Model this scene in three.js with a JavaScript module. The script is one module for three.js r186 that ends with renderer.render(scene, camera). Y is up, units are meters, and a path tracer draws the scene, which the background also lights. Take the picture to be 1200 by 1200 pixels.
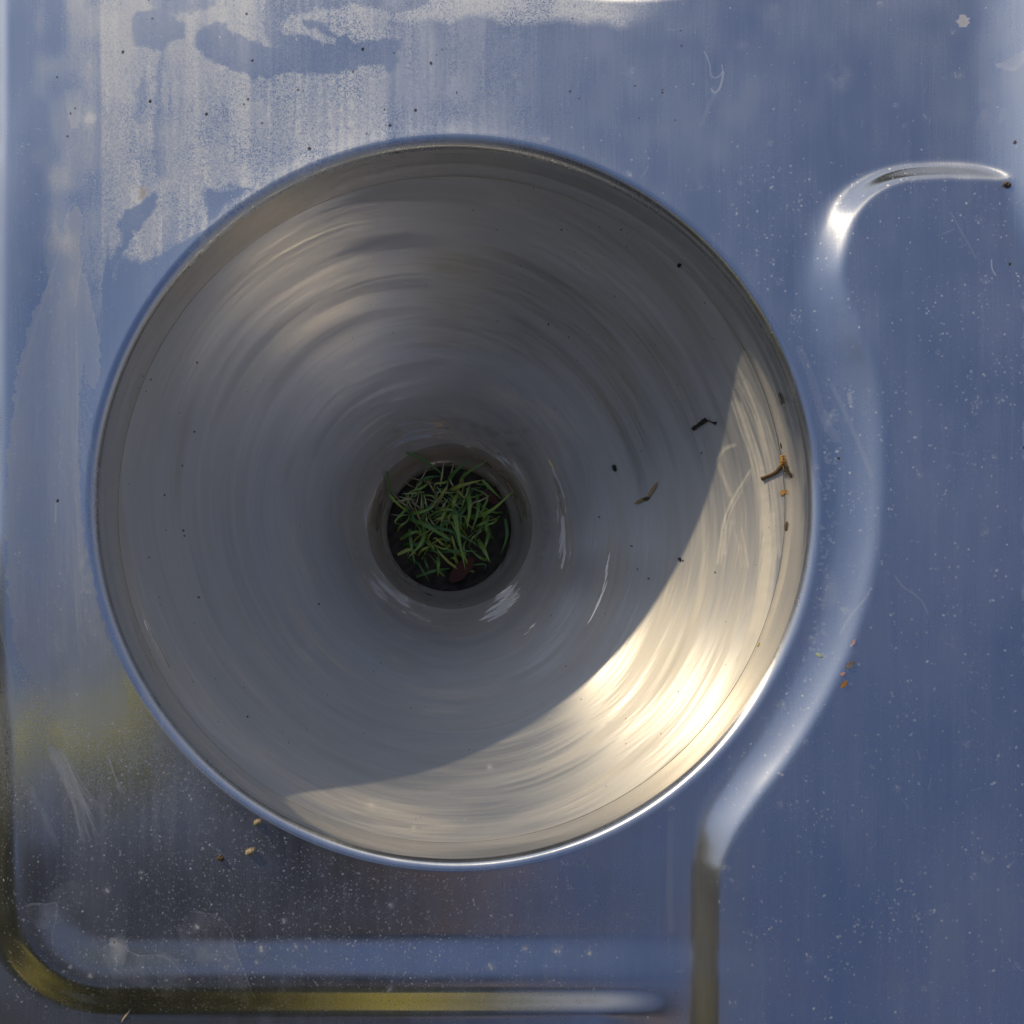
import * as THREE from 'three';
import { mergeGeometries } from 'three/addons/utils/BufferGeometryUtils.js';

// ---------------------------------------------------------------- units
// The sink is drawn on a plan in units of P metres (one unit = one pixel of the plan); heights use the same unit.
const P = 0.000467, X0 = 600, Z0 = 600;
const W = (x, y, h = 0) => new THREE.Vector3((x - X0) * P, h * P, (y - Z0) * P);
const EYE = { x: 490, y: 720, h: 1152 };              // where the phone is held, over the plan
const BC = { x: 531.5, y: 589.5 };                    // centre of the bowl

// ---------------------------------------------------------------- camera, sky, sun, exposure
const scene = new THREE.Scene();
const camera = new THREE.PerspectiveCamera(2 * Math.atan(720 / EYE.h) * 180 / Math.PI, 1, 0.01, 400);
camera.position.copy(W(EYE.x, EYE.y, EYE.h));
camera.up.set(0, 0, -1);
camera.lookAt(W(EYE.x, EYE.y, 0));
camera.setViewOffset(1440, 1440, 230, 0, 1200, 1200);
camera.updateMatrixWorld(); camera.updateProjectionMatrix();

const SUN_EL = 15.4 * Math.PI / 180, SUN_AZ = 46 * Math.PI / 180;
const sunDir = new THREE.Vector3(-Math.cos(SUN_AZ) * Math.cos(SUN_EL), Math.sin(SUN_EL), -Math.sin(SUN_AZ) * Math.cos(SUN_EL));
{
  const w = 512, h = 256, d = new Float32Array(w * h * 4), v = new THREE.Vector3();
  for (let j = 0; j < h; j++) for (let i = 0; i < w; i++) {
    const th = ((j + 0.5) / h - 0.5) * Math.PI, ph = ((i + 0.5) / w - 0.5) * 2 * Math.PI;
    v.set(Math.cos(th) * Math.cos(ph), Math.sin(th), Math.cos(th) * Math.sin(ph));
    const e = Math.max(0, v.y), m = Math.pow(1 - e, 2.5), a = Math.acos(Math.min(1, v.dot(sunDir))) * 180 / Math.PI;
    const g1 = 1.2 * Math.exp(-a / 11), g2 = 0.60 * Math.exp(-a / 40);
    const o = (j * w + i) * 4;
    d[o] = 0.033 + 0.66 * m + g1 + g2 * 0.70;
    d[o + 1] = 0.066 + 0.64 * m + g1 * 0.86 + g2 * 0.94;
    d[o + 2] = 0.190 + 0.56 * m + g1 * 0.66 + g2 * 1.38;
    d[o + 3] = 1;
  }
  const sky = new THREE.DataTexture(d, w, h, THREE.RGBAFormat, THREE.FloatType);
  sky.mapping = THREE.EquirectangularReflectionMapping; sky.magFilter = sky.minFilter = THREE.LinearFilter;
  sky.colorSpace = THREE.LinearSRGBColorSpace; sky.needsUpdate = true;
  scene.background = sky; scene.environment = sky;
}
const sun = new THREE.DirectionalLight(new THREE.Color(1, 0.87, 0.66), 3.3);
sun.position.copy(sunDir).multiplyScalar(20);
sun.castShadow = true; sun.shadow.mapSize.set(4096, 4096); sun.shadow.bias = -0.0004;
Object.assign(sun.shadow.camera, { left: -1.2, right: 1.2, top: 1.2, bottom: -1.2, near: 1, far: 60 });
scene.add(sun, sun.target);

const renderer = new THREE.WebGLRenderer({ antialias: true });
renderer.setSize(1024, 1024);
renderer.toneMapping = THREE.LinearToneMapping;
renderer.toneMappingExposure = 1;
renderer.shadowMap.enabled = true;

// ---------------------------------------------------------------- helpers
function rng(seed) { let s = seed >>> 0; return () => { s = (s + 0x6D2B79F5) | 0; let t = Math.imul(s ^ (s >>> 15), 1 | s); t = (t + Math.imul(t ^ (t >>> 7), 61 | t)) ^ t; return ((t ^ (t >>> 14)) >>> 0) / 4294967296; }; }
const clamp = (x, a = 0, b = 1) => x < a ? a : x > b ? b : x;
const mix = (a, b, t) => a + (b - a) * t;
const sst = (a, b, x) => { const t = clamp((x - a) / (b - a)); return t * t * (3 - 2 * t); };
function hash(i, j, k) { let h = Math.imul(i, 374761393) ^ Math.imul(j, 668265263) ^ Math.imul(k, 2147483647 - 1013904223); h = Math.imul(h ^ (h >>> 13), 1274126177); return ((h ^ (h >>> 16)) >>> 0) / 4294967296; }
function noise(x, y, k = 0) {
  const i = Math.floor(x), j = Math.floor(y), fx = x - i, fy = y - j, u = fx * fx * (3 - 2 * fx), v = fy * fy * (3 - 2 * fy);
  return mix(mix(hash(i, j, k), hash(i + 1, j, k), u), mix(hash(i, j + 1, k), hash(i + 1, j + 1, k), u), v);
}
const fbm = (x, y, k = 0, n = 4) => { let s = 0, a = 0.5, t = 0; for (let i = 0; i < n; i++) { s += a * noise(x, y, k + i * 17); t += a; a *= 0.5; x = x * 2.03 + 3.1; y = y * 2.03 + 7.7; } return s / t; };
const lin2s = (c) => 255 * (c <= 0.0031308 ? c * 12.92 : 1.055 * Math.pow(c, 1 / 2.4) - 0.055);
function texture(size, h, data, srgb, wrap) {
  const t = new THREE.DataTexture(data, size, h, THREE.RGBAFormat, THREE.UnsignedByteType);
  t.magFilter = THREE.LinearFilter; t.minFilter = THREE.LinearMipmapLinearFilter; t.generateMipmaps = true;
  if (srgb) t.colorSpace = THREE.SRGBColorSpace;
  if (wrap) t.wrapS = t.wrapT = THREE.RepeatWrapping;
  t.needsUpdate = true; return t;
}
const used = {};
function numbered(n) { const k = used[n] = (used[n] ?? -1) + 1; return k ? `${n}_${String(k).padStart(3, '0')}` : n; }
function thing(name, label, category, group) { const o = new THREE.Group(); o.name = numbered(name); o.userData = { label, category }; if (group) o.userData.group = group; scene.add(o); return o; }
function part(name, geo, mat, parent) { const m = new THREE.Mesh(geo, mat); m.name = name; m.castShadow = m.receiveShadow = true; parent.add(m); return m; }
function geom(pos, nor, idx, uv, uv1) {
  const g = new THREE.BufferGeometry();
  g.setAttribute('position', new THREE.Float32BufferAttribute(pos, 3));
  if (nor) g.setAttribute('normal', new THREE.Float32BufferAttribute(nor, 3));
  if (uv) g.setAttribute('uv', new THREE.Float32BufferAttribute(uv, 2));
  if (uv1) g.setAttribute('uv1', new THREE.Float32BufferAttribute(uv1, 2));
  g.setIndex(idx instanceof Uint32Array ? new THREE.BufferAttribute(idx, 1) : idx);
  if (!nor) g.computeVertexNormals();
  return g;
}
function canvas(w, h) { const c = document.createElement('canvas'); c.width = w; c.height = h; const x = c.getContext('2d'); x.fillStyle = '#000'; x.fillRect(0, 0, w, h); return x; }
function channel(ctx) { const { width: w, height: h } = ctx.canvas, d = ctx.getImageData(0, 0, w, h).data, a = new Uint8Array(w * h); for (let i = 0; i < a.length; i++) a[i] = d[i * 4]; return a; }
const grey = (v, a = 1) => `rgba(${Math.round(v * 255)},${Math.round(v * 255)},${Math.round(v * 255)},${a})`;
function poly(c, pts, v, a = 1) { c.fillStyle = grey(v, a); c.beginPath(); pts.forEach(([x, y], i) => i ? c.lineTo(x, y) : c.moveTo(x, y)); c.closePath(); c.fill(); }
function smoothPoly(c, pts, v, a = 1) { c.fillStyle = grey(v, a); c.beginPath(); const n = pts.length; for (let i = 0; i <= n; i++) { const p = pts[i % n], q = pts[(i + 1) % n], mx = (p[0] + q[0]) / 2, my = (p[1] + q[1]) / 2; i ? c.quadraticCurveTo(p[0], p[1], mx, my) : c.moveTo(mx, my); } c.fill(); }
function stroke(c, pts, w, v, a = 1) { c.strokeStyle = grey(v, a); c.lineWidth = w; c.lineCap = 'round'; c.lineJoin = 'round'; c.beginPath(); c.moveTo(pts[0][0], pts[0][1]); for (let i = 1; i < pts.length - 1; i++) { const p = pts[i], q = pts[i + 1]; c.quadraticCurveTo(p[0], p[1], (p[0] + q[0]) / 2, (p[1] + q[1]) / 2); } c.lineTo(...pts[pts.length - 1]); c.stroke(); }
function blob(c, x, y, rx, ry, v, a = 1, r = null, rot = 0) { c.save(); c.translate(x, y); c.rotate(rot); c.scale(1, ry / rx); c.fillStyle = grey(v, a); c.beginPath(); const n = 18; for (let i = 0; i < n; i++) { const t = i / n * 6.2832, q = rx * (r ? 0.65 + 0.6 * r() : 1); i ? c.lineTo(q * Math.cos(t), q * Math.sin(t)) : c.moveTo(q * Math.cos(t), q * Math.sin(t)); } c.closePath(); c.fill(); c.restore(); }
function soft(c, x, y, rx, ry, v, a) { c.save(); c.translate(x, y); c.scale(1, ry / rx); const g = c.createRadialGradient(0, 0, 0, 0, 0, rx); g.addColorStop(0, grey(v, a)); g.addColorStop(0.5, grey(v, a * 0.6)); g.addColorStop(1, grey(v, 0)); c.fillStyle = g; c.beginPath(); c.arc(0, 0, rx, 0, 6.2832); c.fill(); c.restore(); }
const ellipse = (cx, cy, rx, ry, n = 40) => Array.from({ length: n }, (_, i) => [cx + rx * Math.cos(i / n * 6.2832), cy + ry * Math.sin(i / n * 6.2832)]);

const mat = (name, r, g, b, rough = 0.85) => new THREE.MeshStandardMaterial({ name, color: new THREE.Color(r, g, b), roughness: rough, side: THREE.DoubleSide });
const M = { bark: mat('dark_bark', 0.018, 0.014, 0.009), brownBark: mat('brown_bark', 0.085, 0.05, 0.018), husk: mat('pale_husk', 0.34, 0.22, 0.09), gold: mat('golden_husk', 0.30, 0.17, 0.05), black: mat('black_dirt', 0.010, 0.009, 0.008), red: mat('red_brown_leaf', 0.075, 0.022, 0.014), amber: mat('amber_petal', 0.45, 0.19, 0.03), pink: mat('pinkish_husk', 0.42, 0.24, 0.2), green: mat('pale_green_flake', 0.30, 0.34, 0.2), tan: mat('tan_crumb', 0.30, 0.23, 0.13), yellow: mat('yellow_flake', 0.4, 0.3, 0.04) };

// ---------------------------------------------------------------- the pressed sheet: its height over the plan
const RIM = 432, RHO = 13;                             // radius of the opening, radius of its rolled lip
const EDGE = (() => {                                  // foot of the step up to the raised board on the right: [x, y, half width, skew]
  const pts = [[1320, 204, 15, 0], [1240, 204, 16, 0], [1175, 204, 16, 0], [1100, 202, 16, 0], [1050, 206, 16, 0], [1012, 221, 18, 0.1], [984, 246, 24, 0.3], [966, 280, 29, 0.6], [956, 318, 31, 0.9], [957, 356, 37, 1], [966, 395, 41, 1], [980, 440, 42, 1], [989, 490, 41, 1], [993, 545, 38, 1], [992, 600, 38, 1], [986, 655, 37, 1], [974, 710, 36, 1], [955, 765, 35, 1], [928, 820, 34, 1], [896, 872, 32, 1], [862, 920, 29, 0.8], [837, 962, 25, 0.5], [826, 998, 18, 0.3], [822, 1030, 14.5, 0.1], [821, 1100, 14, 0.1], [820, 1180, 14, 0.1], [820, 1300, 14, 0.1]];
  const cv = (k) => { const c = new THREE.CatmullRomCurve3(pts.map((p) => k ? new THREE.Vector3(p[0], p[2], p[3]) : new THREE.Vector3(p[0], p[1], 0)), false, 'catmullrom', 0.5); return c.getPoints(240); };
  const a = cv(0), b = cv(1);
  return a.map((p, i) => [p.x, p.y, b[i].y, b[i].z]);
})();
const RISE = (() => { const n = 64, t = [0]; for (let i = 1; i <= n; i++) { const u = (i - 0.5) / n; t.push(t[i - 1] + Math.pow(u, 0.9) * (1 - sst(0.74, 1, u))); } return t.map((v) => v / t[n]); })();
const riseAt = (u) => { u = clamp(u) * 64; const i = Math.min(63, Math.floor(u)); return mix(RISE[i], RISE[i + 1], u - i); };
function board(x, y) {                                 // 0 on the surround, 1 on the raised board
  if (x < 770) return 0;
  let best = 1e9, s = 0, hw = 18, sk = 0;
  for (let i = 0; i + 1 < EDGE.length; i++) {
    const p = EDGE[i], q = EDGE[i + 1], dx = q[0] - p[0], dy = q[1] - p[1], t = clamp(((x - p[0]) * dx + (y - p[1]) * dy) / (dx * dx + dy * dy));
    const ex = x - p[0] - t * dx, ey = y - p[1] - t * dy, d = ex * ex + ey * ey;
    if (d < best) { best = d; s = dx * ey - dy * ex; hw = mix(p[2], q[2], t); sk = mix(p[3], q[3], t); }
  }
  const u = 0.5 - Math.sign(s) * Math.sqrt(best) / (2 * hw);
  if (u <= 0) return 0; if (u >= 1) return 1;
  return mix(u * u * (3 - 2 * u), riseAt(u), sk);
}
const sdRect = (x, y, x0, y0, x1, y1, r) => { const qx = Math.abs(x - (x0 + x1) / 2) - (x1 - x0) / 2 + r, qy = Math.abs(y - (y0 + y1) / 2) - (y1 - y0) / 2 + r; return Math.hypot(Math.max(qx, 0), Math.max(qy, 0)) + Math.min(Math.max(qx, qy), 0) - r; };
function heightExact(x, y) {
  let h = mix(17, 28, sst(205, 430, y)) * board(x, y);
  const hu = (x - 1105) / 78, hr = hu <= 0 ? 0 : (hu < 1.3 ? 24 * Math.pow(hu, 2.5) : 46.2 + 18 * (1 - Math.exp(-(x - 1206.4) / 14))) * mix(1, 0.7, sst(225, 330, y));                              // right-hand bead
  const k = 6; h = h > hr ? h + k * 0.25 * Math.max(0, 1 - (h - hr) / k) ** 2 : hr + k * 0.25 * Math.max(0, 1 - (hr - h) / k) ** 2; h -= k * 0.25;
  const bow = 76 * Math.exp(-(((x - 745) / (x < 745 ? 300 : 250)) ** 2));
  const lw = sst(740, 940, y) * sst(420, 120, x), e = -sdRect(x - 12 * lw, y - bow * sst(300, 0, y), 12, -73, 1300, 1153, y < 500 ? 40 : 105), qx = 130 - x, qy = y - 1045, low = qy <= 0 ? 0 : qx <= 0 ? 1 : sst(0, 1, Math.atan2(qy, qx) / 1.5708);           // distance inside the crest of the outer edge
  h += 7 * (1 - sst(0, 60, e)) * sst(1000, 700, x) * sst(60, 300, y);
  if (e < 0) h -= (mix(30, 16, low) * sst(0, mix(62, 42, low), -e) - 0.15 * low * 20 * Math.log1p(Math.exp((-e - 38) / 9)) * 9 / 20) * mix(1, -0.1, sst(700, 835, x) * sst(900, 1000, y));
  const r = Math.hypot(x - BC.x, y - BC.y);
  h += 2.6 * Math.exp(-Math.max(0, r - RIM) / 30);
  h += 2.2 * (fbm(x / 260, y / 260, 5, 2) - 0.5) + 0.5 * (noise(x / 70, y / 70, 9) - 0.5);
  return h;
}
const G0 = -72, GN = 1345, GRID = new Float64Array(GN * GN);
for (let j = 0; j < GN; j++) for (let i = 0; i < GN; i++) GRID[j * GN + i] = heightExact(i + G0, j + G0);
function sheetH(x, y) {
  const u = clamp(x - G0, 0, GN - 1.001), v = clamp(y - G0, 0, GN - 1.001), i = Math.floor(u), j = Math.floor(v), a = u - i, b = v - j, o = j * GN + i;
  return mix(mix(GRID[o], GRID[o + 1], a), mix(GRID[o + GN], GRID[o + GN + 1], a), b);
}
const sheetN = (x, y) => { const s = 2.5, n = new THREE.Vector3(-(sheetH(x + s, y) - sheetH(x - s, y)) / (2 * s), 1, -(sheetH(x, y + s) - sheetH(x, y - s)) / (2 * s)); return n.normalize(); };

// ---------------------------------------------------------------- the bowl: radius and depth down its wall
const WALL = [[420.5, 5], [420, 11], [418.6, 26], [416.6, 51], [415.8, 64], [414.6, 72]];
const BOWL = [[414.5, 71], [410, 75.5], [400, 87], [384, 105.5], [350, 142.5], [300, 190], [250, 229], [205, 258], [165, 281], [142, 293], [130, 299.5], [122, 304]];
const DRAIN = [[122.6, 303.6], [118.5, 307], [114.5, 312], [111, 319], [108, 328], [104, 335], [99, 339], [96.2, 343], [95.3, 348], [95, 356], [95, 365]];
function curveOf(pts, n) { const c = new THREE.CatmullRomCurve3(pts.map((p) => new THREE.Vector3(p[0], p[1], 0)), false, 'centripetal'); return c.getSpacedPoints(n).map((p) => [p.x, p.y]); }
const bowlCurve = curveOf(BOWL, 200);
const depthAt = (r) => { if (r > 414) return 71; for (let i = 0; i + 1 < bowlCurve.length; i++) if (bowlCurve[i + 1][0] <= r) return mix(bowlCurve[i][1], bowlCurve[i + 1][1], (bowlCurve[i][0] - r) / (bowlCurve[i][0] - bowlCurve[i + 1][0] || 1)); return 304; };
const centreAt = (d) => [BC.x + 6 * sst(60, 330, d), BC.y];
const seen = (d) => EYE.h / (EYE.h + d);                // how a depth draws plan points towards the foot of the camera
function bowlPoint(ax, ay) {                            // plan point and depth of the bowl under a sight line through (ax, ay)
  let d = 100, x, y, r;
  for (let i = 0; i < 30; i++) { x = EYE.x + (ax - EYE.x) / seen(d); y = EYE.y + (ay - EYE.y) / seen(d); const c = centreAt(d); r = Math.hypot(x - c[0], y - c[1]); d = mix(d, depthAt(r), 0.6); }
  return { x, y, d, r };
}
function spun(profile, nSeg, wob = 0) {                 // a surface of revolution with tangents down the wall; uv in the plan as second set
  const pos = [], nor = [], uv = [], uv1 = [], idx = [];
  let len = 0;
  profile.forEach(([r, d], i) => {
    const p = profile[Math.max(0, i - 1)], q = profile[Math.min(profile.length - 1, i + 1)];
    const tr = q[0] - p[0], td = q[1] - p[1], L = Math.hypot(tr, td) || 1;
    if (i) len += Math.hypot(r - profile[i - 1][0], d - profile[i - 1][1]);
    const c = centreAt(d);
    for (let j = 0; j <= nSeg; j++) {
      const t = (j % nSeg) / nSeg * 2 * Math.PI, co = Math.cos(t), si = Math.sin(t);
      const ww = wob ? wob * (fbm(r / 26 + 9, 4 + 1.6 * Math.cos(t + r / 160), 31, 3) - 0.5) + wob * 0.6 * (noise(2.2 * co + 5, 2.2 * si + r / 120, 3) - 0.5) : 0;
      pos.push(...W(c[0] + r * co, c[1] + r * si, -d + ww * 3));
      const k = wob ? 0.05 * wob * (noise(r / 9, 3 + Math.cos(t + r / 90) * 2, 12) - 0.5) + 0.05 * Math.sin(r * 0.62) * sst(230, 140, r) + 0.08 * wob * (noise(r / 30, 8 + Math.cos(t + 1 + r / 200) * 1.5, 15) - 0.5) : 0;
      let nr = -td / L, ny = -tr / L; const a = Math.atan2(ny, nr) + k; nr = Math.cos(a); ny = Math.sin(a);
      nor.push(nr * co, ny, nr * si);
      uv.push(len * P * 10, j / nSeg * 12);
      uv1.push((c[0] + r * co - BC.x + 450) / 900, (c[1] + r * si - BC.y + 450) / 900);
    }
  });
  const n1 = nSeg + 1;
  for (let i = 0; i + 1 < profile.length; i++) for (let j = 0; j < nSeg; j++) { const a = i * n1 + j; idx.push(a, a + n1, a + 1, a + 1, a + n1, a + n1 + 1); }
  return geom(pos, nor, idx, uv, uv1);
}

// ---------------------------------------------------------------- what the sheet's surface carries: dried film, wiped places, specks, stains
const T = 2048, TX0 = -64, TS = 1328 / T;
function planCanvas() { const c = canvas(T, T); c.setTransform(1 / TS, 0, 0, 1 / TS, -TX0 / TS, -TX0 / TS); return c; }
const marks = planCanvas(), film = planCanvas(), smear = planCanvas(), spots = planCanvas(), dark = planCanvas(), brown = planCanvas();
{
  const r = rng(11);
  // dried film, top left
  film.fillStyle = '#fff'; film.fillRect(-70, -70, 1400, 1400);
  // wiped places in it
  const wipe = (pts, v = 0.1) => smoothPoly(film, pts, v, 0.92);
  wipe([[152, 16], [170, 10], [208, 16], [220, 30], [214, 50], [196, 50], [190, 62], [170, 52], [152, 50]], 0.14);
  wipe([[170, -40], [250, -40], [262, 8], [215, 16], [172, 14]], 0.25);
  wipe([[226, 30], [262, 26], [272, 40], [300, 48], [318, 60], [312, 44], [322, 34], [350, 40], [392, 56], [396, 46], [376, 36], [356, 32], [350, 20], [380, 26], [402, 46], [440, 50], [470, 42], [468, 70], [458, 90], [448, 74], [410, 82], [398, 90], [330, 84], [316, 96], [290, 90], [262, 78], [232, 64]], 0.12);
  wipe([[308, 0], [330, -20], [420, -30], [510, -20], [500, 8], [470, 16], [410, 6], [360, 14], [330, 24], [326, 60], [310, 50]], 0.3);
  wipe([[186, 56], [192, 56], [190, 110], [192, 160], [198, 210], [186, 214], [178, 180], [180, 120]], 0.34);
  wipe([[164, 90], [172, 84], [172, 130], [162, 150], [158, 120]], 0.42);
  poly(film, [[182, 224], [186, 232], [178, 248], [160, 272], [142, 300], [130, 330], [118, 382], [114, 380], [122, 335], [134, 296], [144, 276], [136, 262], [144, 248], [164, 240]], 0.08);
  poly(film, [[236, 221], [300, 220], [272, 240], [246, 262], [241, 240]], 0.1);
  poly(film, [[146, 318], [164, 308], [200, 292], [232, 276], [252, 262], [210, 310], [160, 370], [130, 440], [128, 380]], 0.1);
  stroke(film, [[124, 60], [122, 140], [121, 250], [130, 262]], 4, 1, 0.25);
  stroke(film, [[188, 120], [187, 170], [194, 215], [200, 232]], 3, 1, 0.3);
  stroke(film, [[281, 95], [281, 150], [282, 215]], 4, 1, 0.22); stroke(film, [[317, 100], [318, 180]], 3, 0.95, 0.2);
  soft(marks, 102, 140, 16, 14, 0.9, 0.9); soft(spots, 106, 138, 9, 9, 1, 0.7); for (let i = 0; i < 12; i++) stroke(spots, [[76 + i * 1.8, 100 + 8 * r()], [78 + i * 1.5, 130], [84 + 0.6 * i, 150]], 1, 0.8, 0.4);
  // finger swipes down the left side
  smoothPoly(smear, [[86, 236], [98, 262], [92, 310], [110, 380], [96, 440], [92, 520], [98, 640], [130, 760], [160, 830], [120, 840], [60, 820], [20, 780], [8, 640], [14, 500], [28, 400], [58, 330], [70, 280]], 0.75);
  smoothPoly(smear, [[58, 262], [70, 272], [70, 300], [56, 340], [53, 300]], 0.5);
  smoothPoly(smear, [[94, 320], [104, 330], [112, 380], [124, 420], [108, 470], [96, 400]], 0.6);
  for (let i = 0; i < 110; i++) { const x = 20 + 85 * r(), y = 380 + 330 * r(); stroke(smear, [[x, y], [x + 4, y + 60], [x + 10 + 14 * r(), y + 140]], 0.8 + 3 * r(), r() < 0.6 ? 1 : 0.4, 0.22); }
  for (let i = 0; i < 30; i++) { const x = 60 + 30 * r(), y = 280 + 40 * r(); stroke(smear, [[x, y], [x - 8, y + 60], [x - 22, y + 120]], 0.8 + 1.5 * r(), r() < 0.6 ? 1 : 0.3, 0.25); }
  const rim = (pts, w = 2.2, v = 0.55, a = 0.55) => { for (let i = 0; i < 7; i++) { const n = Math.floor(r() * (pts.length - 2)), m = Math.min(pts.length, n + 3 + Math.floor(3 * r())); stroke(spots, pts.slice(n, m).map(([x, y]) => [x + 1.6 * (r() - 0.5), y + 3 * (r() - 0.5)]), w * (0.25 + 0.4 * r()), v, a * 0.34); } };
  rim([[98, 290], [97, 262], [90, 238], [82, 240], [76, 262], [68, 300], [56, 335], [44, 380], [30, 430], [18, 500]], 2.4, 0.62, 0.6);
  rim([[98, 300], [92, 320], [88, 360], [90, 410], [92, 460], [90, 530]], 2.2, 0.7, 0.6);
  rim([[53, 330], [53, 285], [56, 264], [64, 264], [71, 274], [70, 284]], 1.6, 0.5, 0.5);
  rim([[94, 322], [102, 330], [108, 360], [114, 388]], 1.2, 0.45, 0.4); rim([[88, 380], [92, 430], [112, 470]], 1, 0.4, 0.4);
  rim([[2, 730], [12, 770], [20, 810]], 1.2, 0.4, 0.4); rim([[60, 700], [66, 760], [74, 800]], 1, 0.3, 0.4);
  for (let i = 0; i < 16; i++) { const y = 470 + 200 * r(); stroke(spots, [[84 + i * 0.6, y], [88 + i * 0.5, y + 60], [90 + i * 0.9, y + 110]], 0.8, 0.4, 0.35); }
  poly(marks, [[94, 654], [101, 652], [104, 676], [105, 698], [97, 697]], 0.45, 0.6); poly(marks, [[100, 710], [110, 705], [122, 745], [128, 790], [108, 760]], 0.25, 0.5);
  stroke(spots, [[66, 590], [65, 612]], 1.2, 0.7, 0.7);
  // brush-like dried strokes, bottom left
  for (let i = 0; i < 34; i++) { const t = r(), x = 58 + 18 * t, y = 876 + 10 * r(); stroke(spots, [[x, y], [x + 18, y + 36], [x + 26 + 24 * r(), y + 60 + 50 * r()]], 0.8 + 1.6 * r(), 0.4, 0.26); }
  for (let i = 0; i < 10; i++) { const x = 34 + 6 * r(), y = 915 + 10 * r(); stroke(spots, [[x, y], [x + 14, y + 30], [x + 30, y + 70]], 1, 0.35, 0.25); stroke(spots, [[124 + 4 * r(), 885], [132, 905], [140 + 6 * r(), 930]], 1, 0.35, 0.2); }
  // water marks in the lower left corner
  smoothPoly(marks, [[30, 1058], [46, 1054], [58, 1058], [68, 1054], [68, 1070], [60, 1086], [44, 1088], [38, 1076]], 0.34, 0.8);
  smoothPoly(marks, [[50, 1050], [80, 1030], [110, 1046], [80, 1076], [60, 1080]], 0.16, 0.6);
  stroke(spots, [[32, 1060], [46, 1056], [56, 1060], [68, 1055], [68, 1074], [62, 1092], [64, 1106]], 1, 0.45, 0.6);
  smoothPoly(marks, [[116, 1118], [130, 1098], [148, 1108], [170, 1124], [200, 1116], [216, 1130], [226, 1170], [196, 1176], [160, 1150], [130, 1140]], 0.2, 0.6);
  smoothPoly(marks, [[206, 1080], [240, 1066], [262, 1078], [276, 1110], [292, 1150], [300, 1178], [270, 1172], [240, 1130], [214, 1110]], 0.24, 0.65);
  stroke(spots, [[116, 1116], [124, 1106], [140, 1104], [160, 1120], [182, 1118], [200, 1122], [214, 1138]], 0.9, 0.42, 0.5);
  stroke(spots, [[222, 1068], [256, 1070], [272, 1090], [276, 1116], [288, 1136], [300, 1170]], 0.9, 0.4, 0.5);
  soft(spots, 140, 1112, 12, 20, 0.6, 0.6); blob(spots, 133, 1103, 5, 6, 0.6, 0.5, r); blob(spots, 136, 1107, 4, 4, 0.5, 0.5, r); blob(dark, 134, 1104, 1.6, 1.6, 0.9, 1, r);
  for (const [x, y, q] of [[108, 1141, 4], [85, 1131, 3], [77, 1136, 2.5], [230, 1087, 5], [306, 1112, 6], [301, 1126, 3], [333, 1079, 4], [347, 1109, 4], [125, 1043, 5], [165, 1022, 3], [166, 1029, 2.5], [110, 1165, 3], [575, 1131, 6], [653, 1112, 6], [690, 1116, 4], [458, 1061, 4], [457, 1157, 5], [615, 1110, 4]]) { soft(spots, x, y, q * 1.5, q * 1.5, 0.35, 0.4); for (let i = 0; i < 5; i++) blob(spots, x + q * 0.9 * (r() - 0.5), y + q * 0.9 * (r() - 0.5), q * 0.3 * (0.4 + r()), q * 0.25, 0.8, 0.6, r); if (q >= 4) blob(dark, x - 1, y, 1.2, 1.2, 0.8, 0.8, r); }
  // marks on the plain sheet and the raised board
  stroke(spots, [[826, 60], [833, 74], [832, 88], [840, 92], [848, 84], [846, 76]], 1.6, 0.4, 0.7); stroke(spots, [[848, 84], [846, 100], [838, 110], [834, 104]], 2.2, 0.5, 0.7); soft(marks, 836, 108, 9, 8, 0.6, 0.6); stroke(spots, [[836, 112], [828, 130], [822, 146]], 5, 0.2, 0.4);
  soft(marks, 983, 93, 22, 20, 0.32, 0.75); soft(marks, 902, 12, 18, 14, 0.25, 0.6); soft(marks, 868, 52, 10, 12, 0.3, 0.6); soft(marks, 796, 34, 22, 14, 0.15, 0.6);
  smoothPoly(marks, [[1162, 82], [1176, 74], [1190, 66], [1194, 78], [1184, 90], [1170, 92]], 0.5, 0.6); soft(brown, 1178, 82, 18, 12, 0.5, 0.5);
  stroke(brown, [[1154, 104], [1153, 128], [1150, 152]], 7, 0.5, 0.5); soft(marks, 1152, 128, 9, 34, 0.25, 0.6); soft(marks, 1165, 141, 6, 9, 0.5, 0.8);
  blob(spots, 1128, 25, 7, 7, 0.7, 0.8, r); soft(brown, 1128, 25, 10, 10, 0.9, 0.8);
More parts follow.
